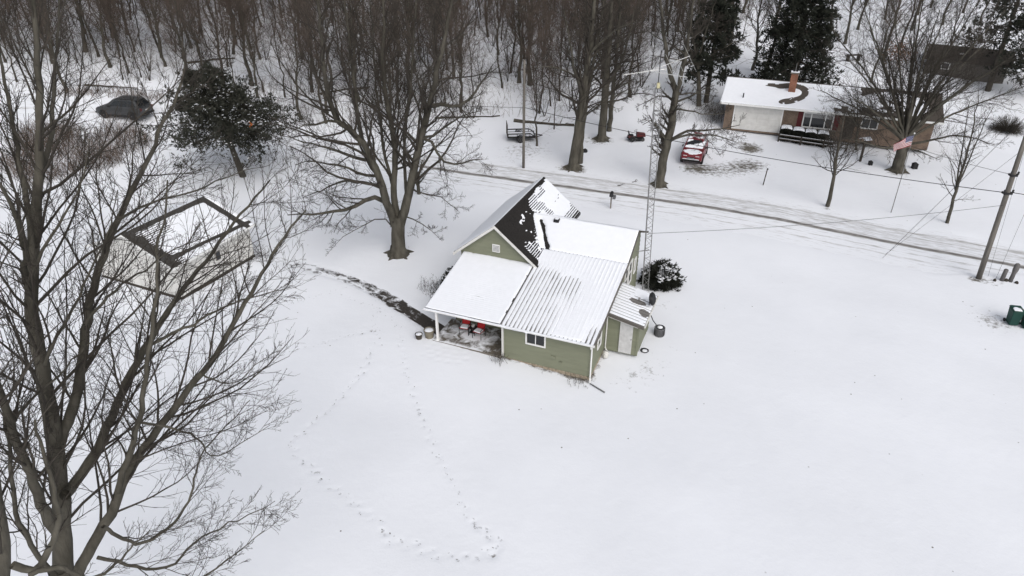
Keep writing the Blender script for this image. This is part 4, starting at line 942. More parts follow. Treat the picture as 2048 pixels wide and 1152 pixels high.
# ------------------------------------------------------------------ vehicles
def wheel(parent, x, y, r=.36, wd=.24):
    t = MB().lathe([(r * .62, -wd / 2), (r * .94, -wd / 2), (r, -wd / 2 + .04), (r, wd / 2 - .04), (r * .94, wd / 2), (r * .62, wd / 2)], 20, 'y', (x, y, r)).build('wheel', 'black_rubber', parent, smooth=False)
    s = 1 if y > 0 else -1
    rim = MB().lathe([(r * .63, -.02), (r * .6, .03), (r * .15, .01), (r * .12, .05), (0, .05)], 16, 'y', (0, 0, 0))
    rim.v = [(a + x, b * s + y + s * wd * .36, c + r) for a, b, c in rim.v]; rim.build('rim', 'grey_metal', t)
def suv(name, label, paint, loc, rz, snow):
    """front towards +x"""
    t = thing(name, label, 'car', loc, rz)
    st = [(-2.32, .48, .98, .76), (-2.22, .36, 1.06, .88), (-1.6, .30, 1.10, .93), (0, .28, 1.10, .94), (1.0, .30, 1.08, .94), (1.25, .30, 1.05, .93), (2.0, .32, .96, .90), (2.22, .36, .86, .84), (2.32, .46, .72, .72)]
    V = []; F = []
    for x, zb, zt, wd in st:
        m = (zb + zt) / 2
        half = [(-wd * .92, zb), (-wd, zb + .12), (-wd, m + .08), (-wd * .965, zt - .05), (-wd * .88, zt)]
        for y, z in half + [(-y, z) for y, z in half[::-1]]: V.append((x, y, z))
    n = 10
    for i in range(len(st) - 1):
        for j in range(n): F.append((i * n + j, (i + 1) * n + j, (i + 1) * n + (j + 1) % n, i * n + (j + 1) % n))
    F += [tuple(range(n)), tuple((len(st) - 1) * n + j for j in range(n))[::-1]]
    body = MB().add(V, F).build('body', paint, t, smooth=False, bevel=.03)
    # cabin
    b0, b1, c0, c1, wb, wt, zb, zt = -2.20, 1.22, -1.75, .35, .87, .68, 1.08, 1.68
    cab = MB(); lo = [(b0, -wb, zb), (b1, -wb, zb), (b1, wb, zb), (b0, wb, zb)]; hi = [(c0, -wt, zt), (c1, -wt, zt), (c1, wt, zt), (c0, wt, zt)]
    cab.hexa(lo, hi).build('cabin', paint, t, bevel=.06)
    L = lambda a, b, f: tuple(np.array(a) * (1 - f) + np.array(b) * f)
    def pane(a, b, c, d, nrm, f0, f1, g0, g1, nm):   # a,b bottom; c,d top (above b,a)
        P = lambda u, v: np.array(L(L(a, b, u), L(d, c, u), v)); o = np.array(nrm) * .012
        MB().prism([P(f0, g0) + o, P(f1, g0) + o, P(f1, g1) + o, P(f0, g1) + o], np.array(nrm) * .008).build(nm, 'glass', t)
    nf_ = unit(np.array([[.6, 0, .87]]))[0]; nr_ = unit(np.array([[-.6, 0, .45]]))[0]
    pane(lo[1], lo[2], hi[2], hi[1], nf_, .08, .92, .10, .92, 'windscreen'); pane(lo[3], lo[0], hi[0], hi[3], nr_, .1, .9, .15, .9, 'rear_window')
    for s, (a, b, c, d) in ((-1, (lo[0], lo[1], hi[1], hi[0])), (1, (lo[3], lo[2], hi[2], hi[3]))):
        nn = unit(np.array([[0, s * .6, .19]]))[0]
        for f0, f1 in ((.07, .30), (.33, .60), (.63, .86)): pane(a, b, c, d, nn, f0, f1, .14, .88, 'side_window')
        MB().box(.55, .8, s * .95 - .09 * (s < 0), s * .95 + .09 * (s > 0), 1.08, 1.22).build('mirror', 'black', t, bevel=.02)
        MB().bar((c0 + .1, s * .6, zt + .05), (c1 - .1, s * .6, zt + .05), .03).build('roof_rail', 'black', t)
        for xw in (-1.4, 1.42):
            wheel(t, xw, s * .84)
            ring = [(xw + .44 * math.cos(q), s * .945, .36 + .44 * math.sin(q)) for q in np.linspace(-.1, PI + .1, 13)] + [(xw + .36 * math.cos(q), s * .945, .36 + .36 * math.sin(q)) for q in np.linspace(PI + .1, -.1, 13)]
            ar = MB()
            for i in range(12): ar.hexa([ring[i], ring[i + 1], ring[24 - i], ring[25 - i]], [(x, y + s * .012, z) for x, y, z in (ring[i], ring[i + 1], ring[24 - i], ring[25 - i])])
            ar.build('wheel_arch', 'black', t)
        MB().box(2.17, 2.27, s * .52 - .17, s * .52 + .17, .70, .84).build('headlight', 'lamp_glass', t, bevel=.03)
        MB().box(-2.33, -2.23, s * .72 - .1, s * .72 + .1, .8, 1.04).build('tail_light', 'maroon', t, bevel=.02)
        MB().box(-1.1, 1.1, s * .945 - .012, s * .945 + .012, .30, .42).build('sill', 'black', t)
    MB().box(2.24, 2.40, -.78, .78, .40, .56).build('bumper', 'black', t, bevel=.03); MB().box(2.30, 2.36, -.34, .34, .60, .74).build('grille', 'black', t)
    MB().box(2.345, 2.37, -.3, .3, .65, .69).build('grille_bar', 'chrome', t)
    MB().box(-2.40, -2.26, -.78, .78, .40, .58).build('bumper', 'black', t, bevel=.03); MB().box(-2.34, -2.325, -.22, .22, .74, .86).build('number_plate', 'white_worn', t)
    if snow:
        snow_sheet(t, (1.27, -.82, 1.055), (.95, 0, -.135), (0, 1.64, 0), 24, 30, lambda a, b, A, B: .045 - .10 * (np.hypot((A - .42) / .46, (B - .5) / .44) + .35 * (NZ(a * 4, b * 4) - .5) > 1))
        pt = lambda f, g: np.array(L(L(lo[1], lo[2], f), L(hi[1], hi[2], f), g))
        o = pt(.06, .1) + nf_ * .025
        snow_sheet(t, o, pt(.94, .1) - pt(.06, .1), pt(.06, .93) - pt(.06, .1), 30, 24, lambda a, b, A, B: .03 - .08 * ((B - .15 > .75 * A + .1 * NZ(a * 5, b * 5)) & (B - .62 < 1.0 * A)) - .06 * ((B > .1 + .75 * A) & (A > .3)))
        snow_sheet(t, (c0 + .02, -wt + .03, zt + .002), (c1 - c0 - .04, 0, 0), (0, 2 * wt - .06, 0), 24, 20, lambda a, b, A, B: .04 - .10 * (NZ(a * 2.5, b * 2.5) > .47))
        MB().box(2.30, 2.40, -.70, .70, .562, .60).build('snow', 'snow', t, bevel=.015)
    return t
a, b = G(1380, 331), G(1395, 298); d = (a - b)[:2]; ctr = a[:2] - d / np.linalg.norm(d) * 2.35
suv('parked_car', 'red sport utility car with snowy bonnet parked on the neighbour driveway', 'red_paint', (ctr[0], ctr[1], float(T(*ctr)) - .02), math.atan2(d[1], d[0]), True).scale = (1.06, 1.06, 1.14)
a, b = G(210, 229), G(296, 236); d = (a - b)[:2]; ctr = (a + b)[:2] / 2
s_ = suv('road_car', 'dark grey sport utility car standing on the snowy road by the wood', 'grey_paint', (ctr[0], ctr[1], float(T(*ctr)) - .02), math.atan2(d[1], d[0]) - .18, False)
s_.scale = (1.12, 1.12, 1.12)

# riding mower
g = G(1271, 281); mw = thing('riding_mower', 'red riding lawn mower left standing in the snow under the trees', 'mower', g, .1)
for s in (-1, 1): wheel(mw, -.45, s * .40, .27, .24); wheel(mw, .62, s * .36, .19, .16)
MB().hexa([(.05, -.26, .42), (.95, -.24, .40), (.95, .24, .40), (.05, .26, .42)], [(.05, -.24, .85), (.90, -.20, .74), (.90, .20, .74), (.05, .24, .85)]).build('hood', 'maroon', mw, bevel=.05)
MB().box(-.85, .75, -.28, .28, .26, .38).build('chassis', 'black', mw, bevel=.02); MB().box(-.30, .05, -.42, .42, .26, .30).build('footrest', 'grey_metal', mw)
MB().hexa([(-.80, -.36, .40), (-.20, -.36, .40), (-.20, .36, .40), (-.80, .36, .40)], [(-.78, -.30, .56), (-.25, -.30, .50), (-.25, .30, .50), (-.78, .30, .56)]).build('fender', 'maroon', mw, bevel=.03)
MB().box(-.66, -.28, -.22, .22, .56, .64).build('seat', 'black', mw, bevel=.03); MB().hexa([(-.74, -.2, .6), (-.64, -.2, .6), (-.64, .2, .6), (-.74, .2, .6)], [(-.84, -.19, 1.0), (-.76, -.19, 1.0), (-.76, .19, 1.0), (-.84, .19, 1.0)]).build('backrest', 'black', mw, bevel=.03)
MB().tube([(.08, 0, .8), (-.06, 0, 1.0)], .02, 6).build('steering_column', 'black', mw)
rg = MB().tube([(.17 * math.cos(q), .17 * math.sin(q), 0) for q in np.linspace(0, 2 * PI, 17)], .014, 5, caps=False).build('steering_wheel', 'black', mw); rg.location = (-.07, 0, 1.01); rg.rotation_euler = (0, math.radians(-35), 0)
MB().box(-.1, .5, -.5, .5, .12, .26).build('mower_deck', 'black', mw, bevel=.03)

# utility trailer with mesh ramp gate
a, b = G(1020, 280), G(1062, 279); d = (b - a)[:2]; tz = math.atan2(d[1], d[0])
tl = thing('utility_trailer', 'black open utility trailer with raised slatted ramp gate and snow in its bed', 'trailer', (a + b) / 2, tz)
MB().box(-1.35, 1.35, -.8, .8, .42, .50).build('bed', 'dark_metal', tl)
for s in (-1, 1):
    MB().box(-1.35, 1.35, s * .8 - .03, s * .8 + .03, .42, .60).build('lower_rail', 'black', tl); MB().box(-1.35, .9, s * .8 - .035, s * .8 + .035, .80, .90).build('side_rail', 'black', tl)
    for x in (-1.3, -.4, .45, .86): MB().box(x - .03, x + .03, s * .8 - .028, s * .8 + .028, .602, .798).build('post', 'black', tl)
    MB().bar((.9, s * .8, .85), (1.42, s * .8, .52), .06, .08).build('brace', 'black', tl)
    wheel(tl, -.1, s * .98, .33, .2)
    fe = MB(); q = [(.42 * math.cos(u), .42 * math.sin(u)) for u in np.linspace(.1, PI - .1, 9)]
    for i in range(8): fe.hexa([(-.1 + q[i][0], s * .98 - .12, .33 + q[i][1]), (-.1 + q[i + 1][0], s * .98 - .12, .33 + q[i + 1][1]), (-.1 + q[i + 1][0], s * .98 + .12, .33 + q[i + 1][1]), (-.1 + q[i][0], s * .98 + .12, .33 + q[i][1])],
                               [(-.1 + q[i][0] * 1.05, s * .98 - .12, .33 + q[i][1] * 1.05), (-.1 + q[i + 1][0] * 1.05, s * .98 - .12, .33 + q[i + 1][1] * 1.05), (-.1 + q[i + 1][0] * 1.05, s * .98 + .12, .33 + q[i + 1][1] * 1.05), (-.1 + q[i][0] * 1.05, s * .98 + .12, .33 + q[i][1] * 1.05)])
    fe.build('mudguard', 'black', tl)
MB().box(1.35, 1.42, -.8, .8, .30, .62).build('front_panel', 'black', tl)
MB().bar((1.35, -.6, .42), (2.2, 0, .42), .07).build('tongue', 'black', tl); MB().bar((1.35, .6, .42), (2.2, 0, .42), .07).build('tongue', 'black', tl)
rgate = MB().bar((-1.36, -.8, 1.75), (-1.36, .8, 1.75), .05); rgate.bar((-1.36, -.8, .5), (-1.36, -.8, 1.75), .05); rgate.bar((-1.36, .8, .5), (-1.36, .8, 1.75), .05); rgate = rgate.build('ramp_gate', 'dark_wood', tl)
for k in range(6): MB().box(-1.385, -1.36, -.68 + k * .26, -.60 + k * .26, .5, 1.73).build('slat', 'dark_wood', rgate)
snow_sheet(tl, (-1.33, -.76, .5), (2.66, 0, 0), (0, 1.52, 0), 30, 20, lambda a, b, A, B: .10 + .03 * (NZ(a * 2, b * 2) - .5))

# mailbox
g = G(1221, 416); mb_ = thing('mailbox', 'black mailbox on a leaning wooden post beside the road', 'mailbox', g, math.radians(-15))
MB().box(-.05, .05, -.05, .05, -.1, 1.05).build('post', 'grey_wood', mb_)
prof = [(-.13, 0), (.13, 0)] + [(.13 * math.cos(q), .17 + .13 * math.sin(q)) for q in np.linspace(0, PI, 9)]
MB().hexa([(y, -.28, 1.05 + z) for y, z in prof], [(y, .28, 1.05 + z) for y, z in prof]).build('box', 'black', mb_); MB().hexa([(y * .98, -.295, 1.052 + z) for y, z in prof], [(y * .98, -.281, 1.052 + z) for y, z in prof]).build('door', 'dark_metal', mb_)
MB().box(.10, .34, -.12, .30, .82, 1.02).build('paper_box', 'grey_metal', mb_)

# ------------------------------------------------------------------ poles and wires
def pole(g, h, r0, r1, label, leanv=(0, 0)):
    t = thing('utility_pole', label, 'utility pole', g, 0)
    MB().tube([(leanv[0] * z, leanv[1] * z, z) for z in (-.3, h * .33, h * .66, h)], [r0, r0 * .9, (r0 + r1) / 2, r1], 12).build('pole', 'pole_wood', t, smooth=True)
    return t
PR = G(1957, 557); PL = G(1047, 335)
lr_ = (-.045, .0)
p1 = pole(PR, 11.5, .17, .11, 'thick weathered wooden utility pole beside two grey pedestals', lr_)
p2 = pole(PL, 9.5, .13, .10, 'slim pale wooden utility pole in front of the black trailer')
def onpole(P, z, ln=(0, 0)): return P + np.array([ln[0] * z, ln[1] * z, z])
for z, l in ((5.95, .5), (7.1, .4)):
    MB().box(-l / 2 + lr_[0] * z, l / 2 + lr_[0] * z, -.16, .16, z - .06, z + .06).build('bracket', 'black', p1)
    for s in (-1, 1): MB().lathe([(.05, 0), (.07, .05), (.05, .1), (.07, .15), (.03, .2)], 8, 'z', (lr_[0] * z + s * l / 2, -.1, z + .05)).build('insulator', 'dark_metal', p1)
def wire(a, b, sag, r, label, name='wire', group=None, cat='wire', m='black', n=24):
    a = np.array(a, float); b = np.array(b, float)
    pts = [a + (b - a) * t - np.array([0, 0, sag * 4 * t * (1 - t)]) for t in np.linspace(0, 1, n)]
    o = MB().tube(np.array(pts) - a, r, 5).build(name, m, None); o.location = a; return tag(o, label, cat, group)
w1 = onpole(PR, 5.95, lr_) + np.array([-.2, .1, 0]); w2 = onpole(PL, 5.5) + np.array([.1, -.14, 0])
wire(w1, w2, .55, .024, 'thick black cable strung across the road side between the two wooden poles')
w3 = np.array(G(-250, 250)) + np.array([0, 0, 7.0]); wire(w2 + np.array([-.2, 0, 0]), atY(-200, 140, 66), .5, .02, 'black cable running from the slim pole in front of the wood')
wire(w1 + np.array([.5, 0, 0]), w1 + np.array([40, -17, .5]), .6, .024, 'thick black cable leaving the thick pole away from the slim pole')
HB_ = np.array(hw(.45, 10.4, 3.75)); wire(HB_, onpole(PR, 5.2, lr_) + np.array([-.1, -.14, 0]), .25, .012, 'thin service wire from the green house to the thick pole')
wire(onpole(PR, 7.15, lr_) + np.array([-.2, 0, 0]), nw(NL * .55, .3, 2.5), .5, .014, 'thin service wire from the thick pole to the brick house')
g = G(1765, 516); wire(g, onpole(PR, 11.2, lr_) , .05, .013, 'long steel guy wire slanting from the snow to the thick pole', 'guy_wire')
g2 = G(1772, 508); wire(g2, onpole(PR, 8.6, lr_), .04, .009, 'thin lower guy wire slanting beside the long steel guy wire', 'guy_wire')
g = G(1976, 553); wire(g, onpole(PR, 10.8, lr_) + np.array([.1, 0, 0]), .0, .008, 'steep guy wire between the thick pole and the short pedestal', 'guy_wire')
g = G(1990, 561); wire(g, onpole(PR, 10.6, lr_) + np.array([2.6, .8, -1]), .0, .008, 'steep wire rising beside the short grey pedestal', 'guy_wire')
# pedestals
def ped(px, py, prof, label, tilt):
    g = G(px, py); o = MB().lathe(prof, 16).build('cable_pedestal', 'grey_plastic', None, smooth=True); o.location = g - np.array([0, 0, .05]); o.rotation_euler = (0, tilt, 0)
    return tag(o, label, 'pedestal', 'grey cable pedestals by the pole')
ped(2003, 561, [(.13, 0), (.13, .78), (.125, .84), (.09, .88), (0, .89)], 'short plain grey cable pedestal by the wooden pole', .05)
ped(2020, 563, [(.13, 0), (.12, .65), (.15, .78), (.17, .95), (.17, 1.2), (.13, 1.32), (.06, 1.37), (0, 1.38)], 'tall grey cable pedestal with a bulbous top by the wooden pole', .05)
for (px, py, r) in ((2012, 562, .16), (1989, 562, .1), (2033, 567, .12)):
    g = G(px, py); rr = np.random.default_rng(int(px)); th = rr.uniform(.7, 1.2, 9)
    o = MB().lathe([(r * .7, -.05), (r, .04), (r * .8, .12), (r * .3, .17), (0, .18)], 9).build('rock', 'stone', None); o.location = g
    for v in o.data.vertices: v.co.x *= th[v.index % 9]; v.co.y *= th[(v.index + 3) % 9]
    tag(o, {2012: 'dark rock lying between the two grey pedestals', 1989: 'small stone at the foot of the steep wire', 2033: 'stone lying past the tall bulbous pedestal'}[px], 'rock'); o.data.materials.clear(); o.data.materials.append(MATS['dark_wood'])
# green bins
def bin_(px, py, label, rz):
    g = G(px, py); t = thing('wheelie_bin', label, 'bin', g, rz, 'green bins at the road edge')
    MB().hexa([(-.24, -.26, .06), (.24, -.26, .06), (.24, .24, .06), (-.24, .24, .06)], [(-.29, -.34, .98), (.29, -.34, .98), (.29, .34, .98), (-.29, .34, .98)]).build('body', 'bin_green', t, bevel=.04)
    MB().hexa([(-.31, -.37, .99), (.31, -.37, .99), (.31, .36, .99), (-.31, .36, .99)], [(-.28, -.33, 1.07), (.28, -.33, 1.07), (.28, .32, 1.10), (-.28, .32, 1.10)]).build('lid', 'bin_green', t, bevel=.03)
    for s in (-1, 1): MB().lathe([(.0, -.03), (.11, -.03), (.11, .03), (0, .03)], 14, 'x', (s * .29, .27, .11)).build('wheel', 'black_rubber', t)
    MB().tube([(-.2, .38, .95), (.2, .38, .95)], .018, 6).build('handle', 'bin_green', t)
    snow_sheet(t, (-.27, -.34, 1.075), (.54, 0, 0), (0, .64, .03), 16, 16, lambda a, b, A, B: .03 - .08 * (np.hypot((A - .35) / .42, (B - .2) / .45) > 1 + .4 * (NZ(a * 8, b * 8) - .5)))
bin_(2022, 648, 'green wheeled rubbish bin with a patch of snow on its lid', math.radians(-12))
bin_(2051, 655, 'green wheeled rubbish bin partly hidden beyond its matching neighbour', math.radians(-12))

# flagpole and flag
g = G(1782, 425); fp = thing('flagpole', 'thin white flagpole flying a striped flag in the snowy lawn', 'flagpole', g, 0)
FH = 6.3; MB().tube([(0, 0, -.1), (0, 0, FH)], [.035, .022], 8).build('pole', 'galvanised', fp); MB().lathe([(0, FH), (.05, FH + .03), (.06, FH + .07), (.04, FH + .11), (0, FH + .12)], 10).build('finial', 'white_paint', fp)
MB().tube([(.02, 0, 2.4), (-.05, -.02, 2.4)], .02, 6).build('cleat', 'dark_metal', fp)
def clothpt(s, t): # s along fly 0..1, t down 0..1
    return (-1.4 * s * (1 - .1 * t), .12 * math.sin(s * 7 + t * 2) * s - .25 * s, FH - .1 - .78 * t - .5 * s * s * (1 - .45 * t) - .12 * s)
def strip(m, nm, s0, s1, t0, t1, off=0.):
    V = []; F = []; n = 16
    for i in range(n + 1):
        s = s0 + (s1 - s0) * i / n
        for t in (t0, t1):
            q = clothpt(s, t); V.append((q[0], q[1] - .006 + off, q[2])); V.append((q[0], q[1] + .006 + off, q[2]))
    for i in range(n):
        a = i * 4; b = a + 4
        F += [(a, b, b + 2, a + 2), (a + 1, a + 3, b + 3, b + 1), (a, a + 1, b + 1, b), (a + 2, b + 2, b + 3, a + 3)]
    F += [(0, 2, 3, 1), (n * 4, n * 4 + 1, n * 4 + 3, n * 4 + 2)]
    return MB().add(V, F).build(nm, m, fp)
for k in range(13): strip('flag_red' if k % 2 == 0 else 'flag_white', 'flag_stripe', .42 if k < 7 else 0., 1, k / 13, (k + 1) / 13)
cn = strip('flag_blue', 'flag_canton', 0, .42, 0, 7 / 13)
for r in range(5):
    for c in range(6 - (r % 2)):
        q = clothpt(.05 + .064 * c + .032 * (r % 2), .06 + r * .105); MB().lathe([(0, -.008), (.022, -.008), (.022, .008), (0, .008)], 5, 'y', (q[0], q[1] - .004, q[2])).build('flag_star', 'flag_white', cn)

# rail fence by the brick house
fa, fb = G(1556, 283), G(1692, 303); fd = (fb - fa); fl = float(np.linalg.norm(fd[:2]))
fe = thing('rail_fence', 'dark wooden two rail fence with snow in front of the clipped hedge', 'fence', fa, math.atan2(fd[1], fd[0]))
slope = (fb[2] - fa[2]) / fl
for k in range(4): x = fl * k / 3; MB().box(x - .06, x + .06, -.06, .06, -.2 + slope * x, 0.86 + slope * x).build('post', 'dark_wood', fe)
for z in (.30, .68):
    for k in range(3):
        r = MB().bar((fl * k / 3 + .061, 0, z + slope * fl * k / 3), (fl * (k + 1) / 3 - .061, 0, z + slope * fl * (k + 1) / 3), .06, .12).build('rail', 'dark_wood', fe)
        MB().bar((fl * k / 3 + .07, 0, z + .075 + slope * fl * k / 3), (fl * (k + 1) / 3 - .07, 0, z + .075 + slope * fl * (k + 1) / 3), .05, .025).build('snow', 'snow', r)
# bird feeder, lamp post, small yard things
g = G(1720, 323); bf = thing('bird_feeder', 'snow capped bird feeder tray on a dark wooden post', 'bird feeder', g, .3)
MB().box(-.08, .08, -.08, .08, -.1, 1.75).build('post', 'dark_wood', bf); MB().box(-.38, .38, -.3, .3, 1.751, 1.82).build('tray', 'dark_wood', bf)
for sx in (-1, 1):
    for sy in (-1, 1): MB().box(sx * .3 - .03, sx * .3 + .03, sy * .22 - .03, sy * .22 + .03, 1.821, 2.1).build('post', 'dark_wood', bf)
MB().prism([(-.42, -.36, 2.1), (.42, -.36, 2.1), (.42, 0, 2.3), (-.42, 0, 2.3)], (0, 0, .03)).build('roof', 'snow', bf); MB().prism([(-.42, .36, 2.1), (.42, .36, 2.1), (.42, .002, 2.3), (-.42, .002, 2.3)], (0, 0, .03)).build('roof', 'snow', bf)
g = G(1526, 370); dm = thing('driveway_marker', 'dark driveway marker stake at the end of the driveway', 'stake', g, 0)
MB().tube([(0, 0, -.1), (.12, 0, 1.5)], .045, 6).build('stake', 'dark_wood', dm); MB().lathe([(0, -.02), (.07, -.02), (.07, .02), (0, .02)], 10, 'y', (.12, -.05, 1.45)).build('reflector', 'dark_metal', dm)
for px, py, s, lb in ((1740, 330, .3, 'small dark garden lantern standing near the feeder post'), (1828, 337, .4, 'small dark box standing near the spreading tree')):
    g = G(px, py); o = MB().box(-s / 2, s / 2, -s / 2, s / 2, -.05, s * 1.1); o.hexa([(-s * .6, -s * .6, s * 1.1), (s * .6, -s * .6, s * 1.1), (s * .6, s * .6, s * 1.1), (-s * .6, s * .6, s * 1.1)], [(-s * .1, -s * .1, s * 1.5), (s * .1, -s * .1, s * 1.5), (s * .1, s * .1, s * 1.5), (-s * .1, s * .1, s * 1.5)])
    o = o.build('garden_lantern' if s < .35 else 'garden_box', 'black', None); o.location = g; tag(o, lb, 'lantern' if s < .35 else 'box')
g = G(1170, 304); o = MB().lathe([(.22, -.05), (.26, .08), (.2, .25), (.08, .34), (0, .35)], 9).build('rock', 'black', None); o.location = g; tag(o, 'dark rock lying beside the twin trunk', 'rock')
g = G(1705, 122); tb = thing('picnic_bench', 'dark bench far off on the snow behind the brick house', 'bench', g, .2)
MB().box(-1.0, 1.0, -.35, .35, .7, .78).build('top', 'dark_wood', tb); MB().box(-.8, -.7, -.3, .3, 0, .699).build('leg', 'dark_wood', tb); MB().box(.7, .8, -.3, .3, 0, .699).build('leg', 'dark_wood', tb)

# ------------------------------------------------------------------ foliage helper
def blades(R, P, D, L, W, n=2, up=0.2, spread=.7):
    """n small kite leaves per point, pointing about D"""
    N = len(P); P = np.repeat(P, n, 0); d = unit(np.repeat(D, n, 0) + R.normal(0, spread, (N * n, 3)) + np.array([0, 0, up]))
    s = unit(np.cross(d, unit(R.normal(0, 1, (N * n, 3))))); l = L * R.uniform(.5, 1.3, N * n)[:, None]; w_ = W * R.uniform(.6, 1.3, N * n)[:, None]
    V = np.stack([P, P + d * l * .45 + s * w_, P + d * l, P + d * l * .5 - s * w_], 1).reshape(-1, 3)
    return V, np.arange(len(V)).reshape(-1, 4)
def snow_blobs(R, P, size, flat=.45):
    N = len(P); k = 5; th = np.arange(k) * 2 * PI / k; s = size * R.uniform(.5, 1.5, N)
    ring = np.stack([np.cos(th), np.sin(th), np.zeros(k)], 1)[None] * s[:, None, None] * R.uniform(.6, 1.3, (N, k, 1)) + R.normal(0, .08, (N, k, 3)) * s[:, None, None]
    top = np.array([0, 0, 1.])[None] * (s * flat)[:, None]
    V = np.concatenate([P[:, None] + ring, (P + top)[:, None]], 1).reshape(-1, 3)
    b = (np.arange(N) * (k + 1))[:, None, None]; j = np.arange(k)
    F = (b + np.stack([j, (j + 1) % k, np.full(k, k)], 1)[None]).reshape(-1, 3)
    return V, F
def conifer(name, label, g, h, wid, seed, base=.1, m='needle', snow=.1, trunk_r=.25, shape='cone', n1=90, nl=2, leaf=(.30, .055), lean=(0, 0), droop=.05, n2=16, dens=1., group=None, P2=4):
    R = np.random.default_rng(seed); t = thing(name, label, 'tree', g, 0, group)
    tp_ = np.array([[lean[0] * z, lean[1] * z, z] for z in np.linspace(-.3, h, 12)])[None]; trr = np.linspace(trunk_r, .02, 12)[None]
    V, F = tubes(tp_, trr, 9); npobj('trunk', V, F, 'bark_dark', t, smooth=True)
    N = n1; f = (np.arange(N) + R.uniform(0, 1, N)) / N; z = h * (base + (1 - base) * f)
    if shape == 'cone': rad = wid * (1 - f) ** .8 * R.uniform(.75, 1.1, N) + .2
    elif shape == 'round': rad = wid * np.where(f < .2, .82 + .9 * f, np.clip(1.0 - (f - .2) / .82, 0.02, 1) ** .62) * R.uniform(.68, 1.1, N)
    else: rad = wid * R.uniform(.5, 1.1, N) * np.clip(1.15 - f, .1, 1)
    az = R.uniform(0, 2 * PI, N) + np.arange(N) * 2.399; up = np.where(shape == 'round', .35 * f, .1 - droop * 3 * (1 - f))
    d = unit(np.stack([np.cos(az), np.sin(az), up + R.normal(0, .12, N)], 1)); P = 7; pts = np.zeros((N, P, 3)); pts[:, 0] = np.stack([lean[0] * z, lean[1] * z, z], 1)
    for k in range(1, P):
        d = unit(d + R.normal(0, .09, (N, 3)) + np.array([0, 0, -droop + .03 * k * (shape == 'cone')])); pts[:, k] = pts[:, k - 1] + d * (rad / (P - 1))[:, None]
    br = np.linspace(.05, .012, P)[None] * np.ones((N, 1)) * (trunk_r / .25)
    b2, r2 = spawn(R, pts, br, n2, .18, 1., 48, .34, P2, up=.05, wig=.14, rr=.5, rmin=.006)
    Vb, Fb = join([tubes(pts, br, 4), tubes(b2, r2, 3)]); npobj('branches', Vb, Fb, 'bark_dark', t, smooth=True)
    b3, r3 = spawn(R, b2, r2, max(1, int(5 * dens)), .15, 1., 42, .45, 3, up=.05, wig=.15, rr=.5, rmin=.004)
    Q = np.concatenate([b3[:, 1], b3[:, 2], b2[:, -1]]); D = np.concatenate([unit(b3[:, 2] - b3[:, 0])] * 2 + [unit(b2[:, -1] - b2[:, -2])])
    V, F = blades(R, Q, D, leaf[0], leaf[1], nl, up=.12, spread=.45); npobj('crown', V, F, m, t)
    if snow:
        s = (R.uniform(0, 1, len(Q)) < snow) & (NZ(Q[:, 0] * 1.3 + 9, Q[:, 1] * 1.3 + Q[:, 2] * 2.2, 3) > .54)
        V, F = snow_blobs(R, Q[s] + np.array([0, 0, .05]), leaf[0] * .36); tag(npobj('snow', V, F, 'snow', t, smooth=True), kind='stuff')
    return t
cg = G(486, 353)
ced = conifer('cedar_tree', 'broad dark green cedar tree flecked with snow beyond the white shed', cg, 9.0, 5.7, 11, base=.38, m='needle_grey', snow=.30, trunk_r=.30, shape='round', n1=85, nl=3, leaf=(.24, .042), lean=(-.17, 0), droop=.05, n2=20, dens=1.2)
V, F = blades(np.random.default_rng(2), np.random.default_rng(2).normal(0, .07, (16, 3)) , np.zeros((16, 3)), .13, .045, 2)
q = atY(503, 250, cg[1] - 5.0) - cg; npobj('leaf_clump', V + q, F, 'leaf_orange', ced)
g = nw(6.6, 13.0); g[2] = float(T(g[0], g[1])); conifer('spruce_tree', 'tall dense blackish green spruce behind the brick house garage', g, 20, 4.7, 12, base=.02, m='needle', snow=.03, trunk_r=.4, n1=190, nl=2, leaf=(.40, .055), droop=.09, n2=15, dens=1.2)
g = G(1975, 182); conifer('pine_tree', 'tall open dark pine with separate needle boughs by the brown house', g, 19, 6.0, 14, base=.16, m='needle', snow=.03, trunk_r=.35, n1=60, nl=3, leaf=(.36, .06), droop=.05, n2=11, shape='cone')
g = G(1412, 205); conifer('ivy_tree', 'dark evergreen tree standing left of the brick house garage', g, 19, 3.2, 15, base=.14, m='needle', snow=.01, trunk_r=.3, n1=100, nl=2, leaf=(.44, .07), droop=.03, n2=12, shape='cone')
g = G(2075, 195); conifer('pine_tree', 'tall dark pine growing just beyond the open pine', g, 20, 5.5, 16, base=.14, m='needle', snow=.03, trunk_r=.35, n1=60, nl=3, leaf=(.36, .06), droop=.05, n2=11, shape='cone')

